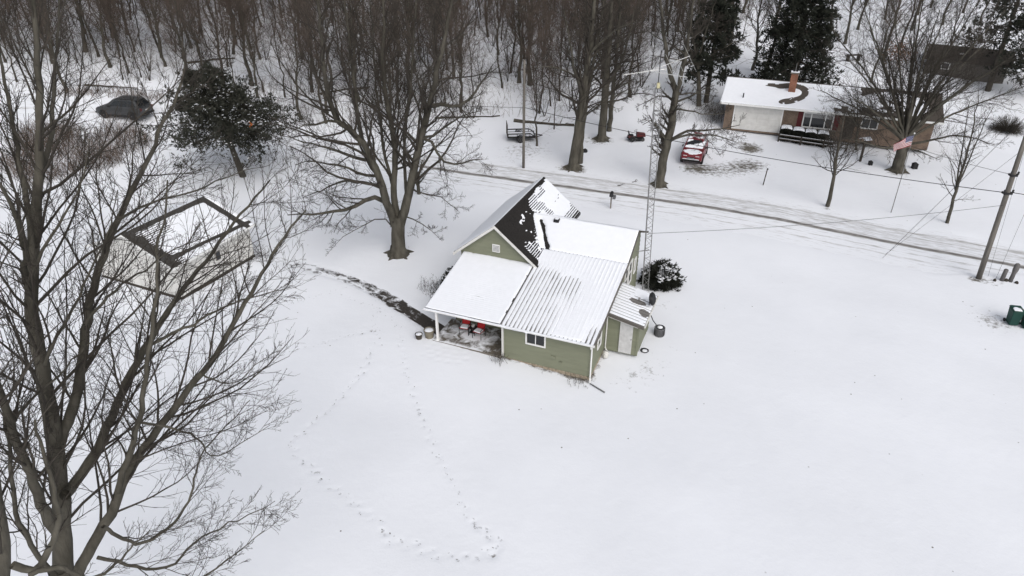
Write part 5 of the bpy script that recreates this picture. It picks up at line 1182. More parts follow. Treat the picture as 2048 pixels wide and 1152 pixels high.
def juniper(g, r, h, seed, label, n=150, snow=.10, leaf=(.22, .03), m='juniper', name='juniper_bush', group=None, flat=1.):
    R = np.random.default_rng(seed); t = thing(name, label, 'bush', g, 0, group)
    az = R.uniform(0, 2 * PI, n); el_ = np.arcsin(R.uniform(.02, 1, n)); d = np.stack([np.cos(az) * np.cos(el_), np.sin(az) * np.cos(el_), np.sin(el_)], 1)
    L = 1 / np.sqrt((np.cos(el_) / r) ** 2 + (np.sin(el_) / h) ** 2) * R.uniform(.75, 1.12, n); P = 6; pts = np.zeros((n, P, 3)); pts[:, 0] = R.normal(0, r * .12, (n, 3)) * [1, 1, 0]
    for k in range(1, P): dd = unit(d + R.normal(0, .12, (n, 3))); pts[:, k] = pts[:, k - 1] + dd * (L / (P - 1))[:, None]
    rr = np.linspace(.02, .006, P)[None] * np.ones((n, 1)); V, F = tubes(pts, rr, 4); npobj('stems', V, F, 'bark_dark', t)
    b2, r2 = spawn(R, pts, rr, 14, .3, 1., 38, .25, 3, up=.03, wig=.12, rr=.5)
    Q = np.concatenate([b2[:, 1], b2[:, 2], pts[:, -1], pts[:, -2]]); D = np.concatenate([unit(b2[:, 2] - b2[:, 0])] * 2 + [d, d])
    V, F = blades(R, Q, D, leaf[0], leaf[1], 3, up=.02, spread=.35); npobj('foliage', V, F, m, t)
    zz = Q[:, 2] > h * .45; s = (R.uniform(0, 1, len(Q)) < snow * 3.2) & zz & (NZ(Q[:, 0] * 1.6 + seed, Q[:, 1] * 1.6, 2) > .46)
    if s.any(): V, F = snow_blobs(R, Q[s] + np.array([0, 0, .03]), leaf[0] * .42, .4); tag(npobj('snow', V, F, 'snow', t, smooth=True), kind='stuff')
    return t
g = G(1321, 566); juniper(g, 1.15, 1.35, 21, 'spiky dark juniper bush with snow patches beside the lattice tower', 230, .2)
g = np.array(hw(-10.0, 3.4)); g[2] = float(T(g[0], g[1])); juniper(g, .75, 1.0, 22, 'dark snowy bush at the left side of the porch roof', 90, .2)
g = np.array(hw(-10.35, 5.5)); g[2] = float(T(g[0], g[1])); juniper(g, .8, 1.3, 23, 'dark round bush below the left gable eave', 110, .2)
g = np.array(hw(-10.6, 10.6)); g[2] = float(T(g[0], g[1])); juniper(g, .8, 1.6, 24, 'dark bush showing above the left roof slope', 90, .2)
# clipped hedge bushes in front of the picture window
for k in range(4):
    q = nw(6.75 + k * 1.14, -.15 - .08 * k); q[2] = float(T(q[0], q[1])); R = np.random.default_rng(60 + k)
    t = thing('hedge_bush', ['clipped snow topped hedge bush nearest the garage door', 'second clipped snow topped hedge bush from the garage door', 'third clipped snow topped hedge bush from the garage door', 'clipped snow topped hedge bush farthest from the garage door'][k], 'bush', q, nrz, 'clipped hedge bushes below the picture window')
    n = 2600; P = R.uniform(-1, 1, (n, 3)); m_ = np.argmax(np.abs(P), 1); P[np.arange(n), m_] = np.sign(P[np.arange(n), m_]) * R.uniform(.72, 1, n); P = P * [.54, .56, .68] * (1 - .18 * (np.abs(P[:, :1]) * np.abs(P[:, 1:2]))) + [0, 0, .70]
    V, F = blades(R, P, P - [0, 0, .5], .14, .045, 2, spread=.8); npobj('foliage', V, F, 'juniper', t)
    MB().box(-.03, .03, -.03, .03, -.1, .7).build('stem', 'bark_dark', t)
    A, B = np.meshgrid(np.linspace(-1, 1, 15), np.linspace(-1, 1, 15)); H = 1.35 + .13 * np.clip(1 - (A ** 4 + B ** 4), -.6, 1) + .04 * (NZ(A * 2 + k, B * 2) - .5)
    i = np.arange(225).reshape(15, 15); npobj('snow', np.stack([A * .52, B * .56, H], -1).reshape(-1, 3), np.stack([i[:-1, :-1], i[:-1, 1:], i[1:, 1:], i[1:, :-1]], -1).reshape(-1, 4), 'snow', t, smooth=True)
# lower dark shrubs near the fence
for px, py, r, lb in ((1648, 288, .7, 'low dark snowy shrub between the hedge and the rail fence'), (1602, 283, .5, 'smaller dark shrub between the hedge and the rail fence')):
    g = G(px, py); juniper(g, r, r * .9, int(px), lb, 50, .25)

# ------------------------------------------------------------------ bare trees traced from their main limbs
def traced(name, label, basepx, limbs, seed, spec, bark='bark', twig='twig', trunk=None, Yoff=0.):
    R = np.random.default_rng(seed); g = G(*basepx); Y0 = g[1] + Yoff
    L = []
    for (pts, r0, r1, y0, y1) in limbs:
        n = len(pts); P = [atY(px, py, Y0 + y0 + (y1 - y0) * i / max(1, n - 1)) for i, (px, py) in enumerate(pts)]
        L.append(limb(P, r0, r1, wig=.03, R=R))
    trunks = [tubes(p, r, 10) for p, r in L]
    if trunk: trunks += trunk(g)
    return tree_thing(name, label, g, trunks, crown(R, L, spec), bark, twig)
def root_flare(r, h=.5):
    def f(g):
        pts = np.array([[g[0], g[1], g[2] - .2], [g[0], g[1], g[2] + .08], [g[0], g[1], g[2] + h * .5], [g[0], g[1], g[2] + h]])[None]
        out = [tubes(pts, np.array([[r * 1.75, r * 1.5, r * 1.15, r * .98]]), 12)]
        for k in range(5):
            a = k * 1.26 + .4; e = np.array([math.cos(a), math.sin(a), 0])
            P = np.array([g + e * r * .5 + [0, 0, .28], g + e * r * 1.5 + [0, 0, .08], g + e * r * 2.3 + [0, 0, -.06]])[None]
            out.append(tubes(P, np.array([[r * .35, r * .25, r * .1]]), 7))
        return out
    return f
# big tree beside the path
MAPLE = [
    ([(797, 508), (797, 480), (796, 455), (795, 432)], .50, .42, 0, 0),
    ([(790, 450), (784, 430), (772, 401), (761, 357), (743, 319), (725, 283), (702, 260), (672, 239), (662, 209), (654, 180), (645, 120), (640, 50), (632, -40)], .30, .05, 0, -2.5),
    ([(727, 288), (721, 268), (713, 215), (710, 180), (700, 90), (690, 0), (684, -60)], .14, .04, -1, 1.5),
    ([(796, 450), (790, 410), (787, 372), (790, 313), (786, 263), (778, 227), (768, 190), (764, 120), (770, 40), (766, -50)], .24, .05, 0, 2.2),
    ([(788, 400), (782, 350), (768, 312), (764, 260), (752, 190), (748, 100), (740, 0)], .12, .04, .5, 3.5),
    ([(800, 452), (806, 432), (817, 387), (831, 319), (843, 269), (855, 224), (864, 195), (872, 150), (888, 90), (902, 0), (912, -60)], .32, .06, 0, -1.2),
    ([(811, 410), (812, 360), (806, 300), (812, 240), (822, 180), (826, 90), (832, 0)], .12, .04, .3, 3.0),
    ([(862, 212), (885, 206), (905, 214), (925, 212), (944, 192), (962, 170), (985, 130)], .13, .03, -.8, -2.5),
    ([(846, 277), (867, 283), (876, 310), (893, 328), (917, 328), (944, 322), (965, 318)], .10, .025, -.6, -3.6),
    ([(845, 275), (879, 266), (908, 239), (935, 226), (962, 222)], .09, .02, -.5, 1.4),
    ([(767, 402), (749, 394), (731, 398), (713, 410), (693, 420), (672, 423), (631, 430), (600, 424), (575, 430)], .17, .03, 0, -3.0),
    ([(745, 320), (713, 317), (687, 308), (660, 295), (631, 289), (600, 285), (575, 270)], .12, .025, -.4, 2.4),
    ([(758, 374), (731, 366), (696, 360), (663, 369), (637, 384), (605, 395)], .11, .02, 0, 3.2),
    ([(752, 352), (728, 352), (705, 340), (680, 330), (650, 328), (618, 318), (590, 330)], .10, .02, 0, -2.6),
    ([(680, 244), (655, 240), (630, 252), (605, 250), (585, 262)], .09, .02, -1.7, -4),
    ([(822, 375), (835, 385), (860, 388), (890, 398), (920, 425)], .06, .012, 0, 2.4),
    ([(783, 452), (760, 432), (735, 445), (700, 465), (670, 490)], .05, .01, 0, -2.2),
    ([(808, 432), (830, 440), (858, 455), (880, 478)], .05, .01, 0, -2.0),
]
BIGSPEC = [dict(dens=2.0, n=1, t0=.18, t1=1., ang=46, length=.40, P=8, up=.07, wig=.16, rr=.42, rend=.25, rmin=.012, k=5),
           dict(n=8, t0=.12, t1=1., ang=44, length=.48, P=6, up=.05, wig=.17, rr=.5, rend=.3, rmin=.009, rmax=.02, k=3),
           dict(n=6, t0=.12, t1=1., ang=42, length=.5, P=3, up=.05, wig=.18, rr=.55, rend=.5, rmin=.0072, k=3)]
traced('maple_tree', 'big bare spreading tree with a thick forked trunk beside the curved path', (797, 509), MAPLE, 31, BIGSPEC, trunk=root_flare(.5, .7))
# small tree behind it
traced('young_tree', 'short thick stem of a small bare tree behind the big forked tree', (838, 388), [([(838, 388), (836, 375), (834, 360), (838, 340), (845, 320)], .16, .05, 0, 0), ([(835, 372), (828, 355), (822, 335)], .08, .03, 0, .5), ([(836, 372), (846, 358), (856, 345)], .06, .02, 0, -.4)], 32,
       [dict(n=9, t0=.3, t1=1., ang=45, length=.6, P=6, up=.1, wig=.16, rr=.4, rmin=.008, k=4), dict(n=7, t0=.2, t1=1., ang=42, length=.5, P=4, up=.05, wig=.16, rr=.5, rmin=.006, k=3)])

# huge foreground tree at the left: base is below the frame
FGB = np.array([-12.6, 11.0]); FGZ = float(T(*FGB))
FG = [  # (pixels, r0, r1, Y start, Y end)
    ([(128, 1151), (123, 1023), (110, 894), (92, 766), (67, 663), (62, 560), (65, 521), (75, 390), (81, 286), (78, 156), (72, 60), (66, -40)], .36, .05, 11.6, 14.6),
    ([(154, 1151), (190, 1079), (226, 1023), (257, 940), (308, 868), (355, 807), (401, 750), (442, 694), (473, 637), (504, 586), (530, 530), (570, 470), (612, 420)], .22, .03, 11.4, 16.5),
    ([(130, 990), (144, 971), (200, 894), (226, 827), (257, 750), (298, 683), (329, 627), (370, 570), (420, 515), (470, 440), (540, 360)], .20, .025, 11.7, 17.0),
    ([(115, 900), (123, 879), (149, 807), (165, 730), (172, 642), (188, 565), (208, 510), (234, 443), (260, 385), (297, 323), (323, 250), (354, 198), (372, 120)], .20, .03, 12.0, 16.0),
    ([(235, 985), (247, 940), (280, 848), (290, 766), (303, 663), (316, 560), (312, 500), (330, 430), (335, 360)], .12, .02, 11.8, 13.2),
    ([(112, 1060), (87, 1023), (62, 951), (26, 868), (0, 776), (-40, 690), (-70, 600)], .19, .06, 11.3, 10.6),
    ([(66, 600), (50, 570), (52, 495), (31, 432), (10, 385), (-20, 330)], .12, .03, 12.9, 12.0),
    ([(68, 520), (55, 417), (42, 338), (26, 250), (10, 182), (-5, 80)], .11, .03, 13.1, 14.5),
    ([(76, 400), (86, 333), (104, 260), (107, 198), (112, 100), (118, 0)], .10, .025, 13.6, 15.5),
    ([(110, 1150), (60, 1090), (31, 1038), (20, 920), (14, 850), (-10, 740)], .10, .03, 11.2, 10.8),
    ([(206, 1053), (240, 1075), (278, 1094), (329, 1064), (360, 1033), (383, 987), (396, 920), (411, 894), (455, 850), (500, 800)], .075, .012, 11.5, 13.8),
    ([(195, 1115), (260, 1130), (334, 1146), (380, 1090), (442, 1054), (504, 1028), (550, 1002)], .07, .01, 11.0, 12.6),
    ([(200, 1160), (300, 1190), (400, 1160), (470, 1110), (530, 1060)], .07, .01, 10.8, 12.0),
    ([(282, 845), (330, 850), (380, 868), (403, 882), (420, 920), (470, 895), (540, 850)], .05, .008, 12.2, 14.0),
    ([(300, 690), (350, 665), (400, 640), (450, 610), (520, 590), (580, 575)], .06, .01, 12.5, 15.0),
    ([(405, 748), (440, 770), (480, 765), (510, 730), (560, 700)], .035, .006, 13.4, 14.6),
    ([(170, 650), (200, 610), (240, 570), (290, 540), (340, 500), (420, 470)], .055, .01, 12.4, 15.2),
    ([(90, 730), (120, 660), (150, 610), (180, 540), (215, 470), (235, 380)], .06, .01, 12.2, 13.4),
    ([(232, 445), (270, 420), (330, 395), (400, 380), (470, 345), (540, 330)], .05, .008, 13.6, 16.4),
    ([(60, 560), (100, 470), (140, 420), (170, 350), (180, 280)], .06, .01, 12.6, 13.6),
    ([(20, 850), (60, 800), (110, 760), (160, 700), (220, 660)], .05, .01, 11.0, 12.5),
]
FG = [(p, a * .66, b * .75, c, d) for p, a, b, c, d in FG]
R = np.random.default_rng(41); L = []
for pts, r0, r1, y0, y1 in FG:
    n = len(pts); L.append(limb([atY(px, py, y0 + (y1 - y0) * i / (n - 1)) for i, (px, py) in enumerate(pts)], r0, r1, wig=.015, R=R, n=max(8, int(len(pts) * 3))))
q0 = atY(128, 1151, 11.6); tr_ = [limb([(FGB[0], FGB[1], FGZ - .3), (FGB[0], FGB[1], FGZ + 1), ((FGB[0] + q0[0]) / 2 - .1, 11.2, 3.2), (q0[0], 11.5, q0[2] - .8), tuple(q0 + [0, 0, .3])], .50, .28, n=14)]
g = np.array([FGB[0], FGB[1], FGZ])
tree_thing('foreground_tree', 'huge bare many limbed tree whose branches cross the white shed', g, [tubes(p, r, 11) for p, r in L + tr_] + root_flare(.58, .8)(g),
           crown(R, L, [dict(dens=3.0, n=1, t0=.10, t1=1., ang=36, length=.36, P=9, up=.06, wig=.085, rr=.36, rend=.22, rmin=.007, rmax=.038, k=4),
                        dict(n=9, t0=.12, t1=1., ang=36, length=.42, P=5, up=.05, wig=.10, rr=.5, rend=.4, rmin=.0052, rmax=.011, k=3),
                        dict(n=5, t0=.15, t1=1., ang=38, length=.40, P=3, up=.05, wig=.13, rr=.65, rend=.6, rmin=.0042, k=3)]), 'bark', 'twig')
# second foreground tree, left of the first, mostly outside the frame
FG2 = [([(-60, 1300), (-5, 1190), (5, 1100), (-12, 1000), (-25, 880), (-45, 760), (-75, 600), (-100, 420)], .19, .06, 8.2, 9.4), ([(25, 1130), (70, 1150), (100, 1100), (120, 1050), (110, 980), (85, 900), (70, 840)], .07, .02, 8.0, 8.6), ([(60, 1150), (120, 1125), (180, 1170), (240, 1120), (300, 1060)], .05, .008, 7.9, 8.6)]
L = []
for pts, r0, r1, y0, y1 in FG2:
    n = len(pts); L.append(limb([atY(px, py, y0 + (y1 - y0) * i / (n - 1)) for i, (px, py) in enumerate(pts)], r0, r1, wig=.012, R=R, n=20))
b2 = L[0][0][0, 0]; g = np.array([b2[0] - .3, b2[1] - .1, float(T(b2[0], b2[1]))])
tree_thing('foreground_tree', 'second thick bare tree partly in view left of the huge many limbed tree', g, [tubes(p, r, 11) for p, r in L + [limb([g - [0, 0, .3], g + [0, 0, 1.5], tuple(b2 + [0, 0, .2])], .30, .19, n=8)]],
           crown(R, L, [dict(n=16, t0=.2, t1=1., ang=42, length=.3, P=7, up=.05, wig=.12, rr=.3, rmin=.006, rmax=.03, k=4), dict(n=7, t0=.15, t1=1., ang=40, length=.45, P=5, up=.04, wig=.12, rr=.55, rmin=.004, k=3)]), 'bark', 'twig')

# trees across the road, near ones traced
YSPEC = [dict(dens=1.7, n=1, t0=.25, t1=1., ang=52, length=.34, P=8, up=.05, wig=.15, rr=.4, rend=.25, rmin=.012, k=4),
         dict(n=8, t0=.15, t1=1., ang=45, length=.46, P=5, up=.05, wig=.16, rr=.5, rend=.35, rmin=.009, k=3),
         dict(n=7, t0=.15, t1=1., ang=42, length=.47, P=3, up=.05, wig=.16, rr=.55, rend=.5, rmin=.0095, k=3)]
traced('yard_tree', 'bare tree with forked top and long low limbs right of the lattice tower', (1318, 370), [
    ([(1318, 370), (1326, 320), (1336, 285), (1345, 235), (1351, 195), (1353, 180)], .42, .27, 0, 0), ([(1352, 185), (1346, 165), (1338, 140), (1330, 90), (1322, 20), (1316, -50)], .22, .05, 0, 2), ([(1353, 182), (1362, 155), (1372, 110), (1380, 50), (1392, -30)], .20, .05, 0, -2),
    ([(1337, 285), (1350, 275), (1375, 262), (1400, 262), (1440, 258), (1480, 250)], .14, .02, 0, -2.5), ([(1338, 282), (1365, 272), (1400, 268), (1440, 272), (1475, 285)], .11, .02, 0, 2.5), ([(1334, 285), (1322, 265), (1310, 248), (1300, 238), (1285, 250)], .09, .02, 0, -1.5),
    ([(1348, 218), (1385, 222), (1420, 230), (1455, 226)], .08, .015, 0, 2.2), ([(1350, 205), (1375, 195), (1400, 180), (1430, 170)], .10, .02, 0, -2), ([(1352, 190), (1390, 185), (1425, 192)], .07, .015, 0, 2.6), ([(1350, 200), (1325, 190), (1300, 200), (1270, 215)], .08, .015, 0, 2)], 51, YSPEC, trunk=root_flare(.42, .5))
traced('yard_tree', 'thick twin trunked bare tree between the slim pole and the mower', (1147, 336), [
    ([(1146, 336), (1152, 290), (1160, 235), (1168, 180), (1178, 110), (1186, 40), (1192, -60)], .46, .10, 0, 1), ([(1160, 330), (1163, 280), (1170, 220), (1182, 150), (1196, 80), (1208, 0)], .26, .06, 1.2, 2.5), ([(1166, 200), (1150, 150), (1140, 90), (1128, 20)], .16, .04, .5, -2),
    ([(1158, 250), (1180, 215), (1205, 205), (1230, 215)], .09, .015, .3, -2.5), ([(1170, 165), (1130, 140), (1090, 130), (1060, 140)], .10, .02, .5, -2), ([(1178, 110), (1215, 70), (1250, 50), (1290, 40)], .12, .02, .6, -2)], 52, YSPEC, trunk=root_flare(.48, .5))
traced('yard_tree', 'thick straight bare tree beside the red riding mower', (1203, 279), [
    ([(1203, 279), (1207, 230), (1212, 170), (1218, 100), (1222, 20), (1226, -60)], .44, .10, 0, .5), ([(1212, 175), (1235, 140), (1255, 90), (1268, 20)], .16, .04, .2, -2), ([(1214, 140), (1195, 100), (1180, 50), (1170, -10)], .14, .04, .2, 2), ([(1209, 205), (1240, 200), (1275, 185), (1310, 190)], .11, .02, 0, -2.4), ([(1210, 190), (1240, 175), (1265, 160), (1290, 165)], .08, .02, 0, 2)], 53, YSPEC, trunk=root_flare(.46, .5))
traced('yard_tree', 'slimmer bare tree just behind the thick tree near the mower', (1218, 262), [([(1218, 262), (1223, 210), (1230, 150), (1236, 80), (1240, 0), (1244, -60)], .27, .07, 0, .5), ([(1224, 200), (1250, 180), (1280, 172)], .08, .02, 0, 2)], 54, YSPEC)
traced('ornamental_tree', 'small bare round crowned tree on the lawn by the road', (1655, 413), [([(1655, 412), (1661, 380), (1668, 345), (1675, 310), (1683, 265), (1690, 225)], .17, .03, 0, 0)], 55,
       [dict(n=42, t0=.30, t1=1., ang=58, length=.60, P=9, up=.09, wig=.10, rr=.36, rend=.25, rmin=.010, k=4, lenfn=lambda t: 1.25 - .95 * t), dict(n=10, t0=.2, t1=1., ang=42, length=.36, P=5, up=.06, wig=.14, rr=.5, rmin=.007, k=3), dict(n=4, t0=.2, t1=1., ang=40, length=.4, P=3, up=.05, wig=.14, rr=.6, rmin=.006, k=3)])
def fanlimbs(base, fork, tips, r0, r1, ys):
    out = []
    for (tx, ty), y in zip(tips, ys):
        mx_, my = fork[0] + (tx - fork[0]) * .35, fork[1] + (ty - fork[1]) * .45; out.append(([fork, (mx_, my), (fork[0] + (tx - fork[0]) * .7, fork[1] + (ty - fork[1]) * .75), (tx, ty)], r0 * random.uniform(.7, 1.1), r1, 0, y))
    return out
traced('spreading_tree', 'large bare vase shaped tree in front of the brick house with a flagpole before it', (1795, 342), [([(1794, 342), (1800, 318), (1806, 295), (1810, 278)], .50, .42, 0, 0)] + fanlimbs(None, (1809, 282), [(1665, 60), (1720, 0), (1850, -30), (1910, -20), (1960, 0), (2010, 20), (1690, 110), (1740, 60), (1790, 30), (1835, 20), (1880, 20), (1930, 30), (1985, 70), (2030, 110), (2055, 170), (1640, 180), (1700, 190), (1960, 150), (1860, 70), (1770, 90)], .16, .03, [1, -3, 3, -1, 3, -2, -2, 2, -1, 2.5, -2.5, 1.5, 2.5, -2, 1, 2, -3, -3, -4, 4])
       + [([(1808, 290), (1770, 300), (1730, 285), (1690, 275)], .12, .02, 0, -3), ([(1808, 288), (1850, 285), (1900, 270), (1950, 275), (1990, 290)], .12, .02, 0, -2.5), ([(1806, 295), (1845, 305), (1880, 320)], .08, .015, 0, -3)], 56,
       [dict(dens=1.7, n=1, t0=.2, t1=1., ang=36, length=.38, P=7, up=.04, wig=.12, rr=.42, rend=.25, rmin=.012, k=4), dict(n=8, t0=.15, t1=1., ang=40, length=.42, P=5, up=.04, wig=.15, rr=.5, rmin=.009, k=3), dict(n=5, t0=.15, t1=1., ang=40, length=.45, P=3, up=.04, wig=.15, rr=.55, rmin=.0095, k=3)], trunk=root_flare(.5, .6))
traced('sapling_tree', 'narrow bare young tree with several upright stems by the road', (1894, 446), [([(1894, 446), (1902, 415), (1912, 380), (1926, 335), (1940, 285), (1952, 225), (1958, 190)], .13, .02, 0, .3), ([(1912, 380), (1930, 340), (1950, 290), (1972, 240), (1990, 210)], .07, .015, 0, -1), ([(1911, 382), (1920, 330), (1928, 270), (1938, 210)], .07, .015, 0, 1), ([(1907, 395), (1895, 380), (1880, 350)], .04, .01, 0, -.6), ([(1905, 402), (1925, 398), (1955, 400)], .03, .008, 0, .6)], 57,
       [dict(dens=2.6, n=1, t0=.25, t1=1., ang=38, length=.28, P=7, up=.07, wig=.12, rr=.4, rmin=.009, k=4), dict(n=7, t0=.2, t1=1., ang=40, length=.4, P=4, up=.05, wig=.14, rr=.5, rmin=.007, k=3)])
traced('bushy_tree', 'small bushy bare tree with dense twigs in front of the picture window', (1712, 300), [([(1712, 300), (1714, 275), (1716, 250)], .12, .07, 0, 0)] + fanlimbs(None, (1716, 255), [(1670, 200), (1690, 170), (1715, 155), (1740, 165), (1765, 195), (1655, 225), (1775, 225)], .06, .01, [-1, 1, 0, -1, 1, 1, -1]), 58,
       [dict(dens=3.2, n=1, t0=.15, t1=1., ang=40, length=.4, P=6, up=.05, wig=.14, rr=.45, rmin=.009, k=4), dict(n=9, t0=.15, t1=1., ang=40, length=.45, P=4, up=.05, wig=.14, rr=.5, rmin=.0075, k=3)])
traced('twiggy_tree', 'dense twiggy bare tree in front of the dark evergreen by the garage', (1398, 212), [([(1398, 212), (1398, 180), (1396, 140), (1392, 90)], .28, .14, 0, 0)] + fanlimbs(None, (1395, 130), [(1290, 60), (1320, 10), (1360, -30), (1400, -40), (1440, -20), (1480, 20), (1500, 70), (1470, 110), (1300, 110)], .13, .02, [-2, 1, -2, 2, -3, 2, -2, -3, -3]), 59, YSPEC)

# ------------------------------------------------------------------ the wood
def wood_proto(seed, h, r, crown_from, narrow, nb):
    R = np.random.default_rng(seed); n = 16
    P = np.zeros((n, 3)); P[:, 2] = np.linspace(-.4, h, n); w_ = np.cumsum(R.normal(0, .10, (n, 2)), 0); P[:, :2] = w_ - w_[:1]; P[0, :2] = P[1, :2]
    rad = np.linspace(1, .10, n) * r; rad[0] *= 1.5; rad[1] *= 1.12
    L = [(P[None], rad[None])]
    t = [tubes(P[None], rad[None], 8)]
    b1 = spawn(R, P[None], rad[None], nb, crown_from, .99, narrow, .36, 9, up=.11, wig=.13, rr=.42, rend=.2, rmin=.015, lenfn=lambda t: 1.25 - .85 * t)
    lo = spawn(R, P[None], rad[None], 8, .10, crown_from, 66, .20, 6, up=.02, wig=.16, rr=.14, rend=.3, rmin=.012)
    t.append(tubes(b1[0], b1[1], 5))
    b2 = spawn(R, *b1, 11, .12, 1., 42, .42, 5, up=.07, wig=.15, rr=.5, rend=.3, rmin=.012, rmax=.022); b2l = spawn(R, *lo, 6, .2, 1., 45, .45, 4, up=.03, wig=.16, rr=.5, rend=.4, rmin=.008)
    b3 = spawn(R, *b2, 8, .12, 1., 40, .46, 3, up=.06, wig=.16, rr=.55, rend=.5, rmin=.009)
    return t, [tubes(lo[0], lo[1], 4), tubes(b2l[0], b2l[1], 3), tubes(b2[0], b2[1], 4), tubes(b3[0], b3[1], 3)]
PROTO = []
for i, (h, r, cf, nw_, nb) in enumerate(((12.5, .165, .30, 38, 28), (14, .23, .28, 42, 32), (11, .11, .30, 36, 24), (13, .18, .26, 40, 30), (10, .08, .30, 34, 22), (15, .28, .28, 44, 32))):
    t, c = wood_proto(100 + i, h, r, cf, nw_, nb)
    V, F = join(t); m1 = npmesh('trunk', V, F, 'bark' if i % 2 else 'bark_dark', True); V, F = join(c); m2 = npmesh('crown', V, F, 'twig_wood_hazed', True); PROTO.append((m1, m2, r))
def wood_tree(i, g, rz, sc, name, label, group, tilt=(0, 0)):
    o = thing(name, label, 'tree', g, rz, group); o.scale = (sc, sc, sc * random.uniform(.92, 1.08)); o.rotation_euler = (tilt[0], tilt[1], rz)
    for nm, me in (('trunk', PROTO[i][0]), ('crown', PROTO[i][1])): link(bpy.data.objects.new(nm, me), o)
edge_x = [-400, 0, 330, 430, 560, 700, 900, 1050, 1130, 1230, 1300, 1420, 1500]
edge_y = [185, 178, 182, 200, 250, 258, 240, 230, 228, 222, 175, 120, 75]
placed = []
WL = 'tall bare hardwood tree standing in the snowy wood across the road'; WG = 'bare trees of the wood across the road'
WLS = ['medium dark grey bare tree standing in the snowy wood across the road', 'stout brown grey bare tree standing in the snowy wood across the road', 'slim dark bare tree standing in the snowy wood across the road', 'medium brown bare tree with low branches standing in the snowy wood', 'thin dark pole like bare tree standing in the snowy wood', 'very thick brown bare tree standing in the snowy wood']
tries = 0
while len(placed) < 340 and tries < 60000:
    tries += 1
    y = random.uniform(64, 128); x = random.uniform(-105, 40); z = float(T(x, y)); px, py = proj(x, y, z)
    if px < -260 or px > 1500 or py < -8 or py > np.interp(px, edge_x, edge_y): continue
    if any((x - a) ** 2 + (y - b) ** 2 < 1.5 ** 2 for a, b in placed): continue
    if x > 14 and y < 86 and nw(0, 0)[0] - 3 < x: continue
    placed.append((x, y)); i = random.choices(range(6), (3, 1.2, 5, 2.6, 6, .7))[0]
    wood_tree(i, (x, y, z), random.uniform(0, 2 * PI), random.uniform(.78, 1.12), 'wood_tree', WLS[i], 'wood across the road: ' + WLS[i].split(' standing')[0], (random.gauss(0, .035), random.gauss(0, .035)))
for k, (px, py, i, sc, lb) in enumerate(((1072, 291, 2, .9, 'straight slim bare tree standing right beside the trailer'), (1108, 258, 4, .8, 'thin bare tree by the fallen log'), (505, 170, 1, .95, 'bare tree right behind the cedar crown'), (135, 180, 3, .9, 'bare tree at the wood edge behind the grey car roof'),
        (1690, 88, 1, .85, 'bare tree far off beyond the dense spruce'), (1742, 165, 3, .8, 'bare tree with dark trunk close behind the brick house'), (1822, 60, 1, .8, 'bare tree far behind the brown house roof'), (1900, 90, 2, .9, 'slim bare tree behind the brown house'), (1770, 40, 0, .9, 'distant bare tree between spruce and brown house'), (1960, 50, 3, .8, 'distant bare tree behind the open pine'), (1860, 15, 0, .9, 'farthest bare tree seen past the brown house roof'), (1620, 30, 5, .8, 'wide bare tree behind the dense spruce'), (1560, 20, 1, .8, 'bare tree deep behind the slim spruce'), (2040, 60, 1, .8, 'distant bare tree beyond the pines'),
        (1530, 150, 1, 1.0, 'bare tree with low branches between the evergreen and the dense spruce'), (1503, 140, 3, 1.05, 'bare tree right behind the dark evergreen by the garage'), (1715, 60, 3, 1.0, 'bare tree on the open snow right of the dense spruce top'), (1765, 120, 1, .95, 'stout bare tree behind the bench side of the brown house'),
        (1800, 95, 0, .95, 'bare tree just left of the brown house roof'), (1835, 30, 1, .95, 'stout distant bare tree above the brown house roof'), (1885, 50, 3, .95, 'low branched distant bare tree above the brown house roof'), (1925, 25, 0, .95, 'medium distant bare tree between brown house and open pine'), (1730, 10, 1, .9, 'far bare tree at the back of the open snow'), (1660, 60, 0, 1.0, 'bare tree half hidden behind the dense spruce'), (1930, 178, 4, .75, 'thin bare tree standing before the brown house end'), (1990, 20, 1, .9, 'stout far bare tree behind the pines'))):
    g = G(px, py); wood_tree(i, g, k * 1.7, sc, 'bare_tree', lb, None)
# saplings: understory in the wood
def sap_proto(seed, h):
    R = np.random.default_rng(seed); n = 4; P = np.zeros((n, 8, 3)); d = unit(np.stack([R.normal(0, .22, n), R.normal(0, .22, n), np.ones(n)], 1))
    P[:, 0, 2] = -.15
    for k in range(1, 8): d = unit(d + R.normal(0, .06, (n, 3))); P[:, k] = P[:, k - 1] + d * (h * R.uniform(.6, 1, n) / 7)[:, None]
    rad = np.linspace(.045, .012, 8)[None] * R.uniform(.6, 1.2, (n, 1)); b1 = spawn(R, P, rad, 12, .2, 1., 42, .3, 5, up=.06, wig=.15, rr=.45, rmin=.009); b2 = spawn(R, *b1, 6, .2, 1., 42, .45, 3, up=.05, wig=.15, rr=.5, rmin=.0075)
    return [tubes(P, rad, 5)], [tubes(b1[0], b1[1], 3), tubes(b2[0], b2[1], 3)]
SP = []
for i in range(3):
    t, c = sap_proto(200 + i, 4.5 + i); V, F = join(t); m1 = npmesh('stems', V, F, 'bark_dark', True); V, F = join(c); m2 = npmesh('crown', V, F, 'twig_wood_hazed', True); SP.append((m1, m2))
cnt = 0; tries = 0
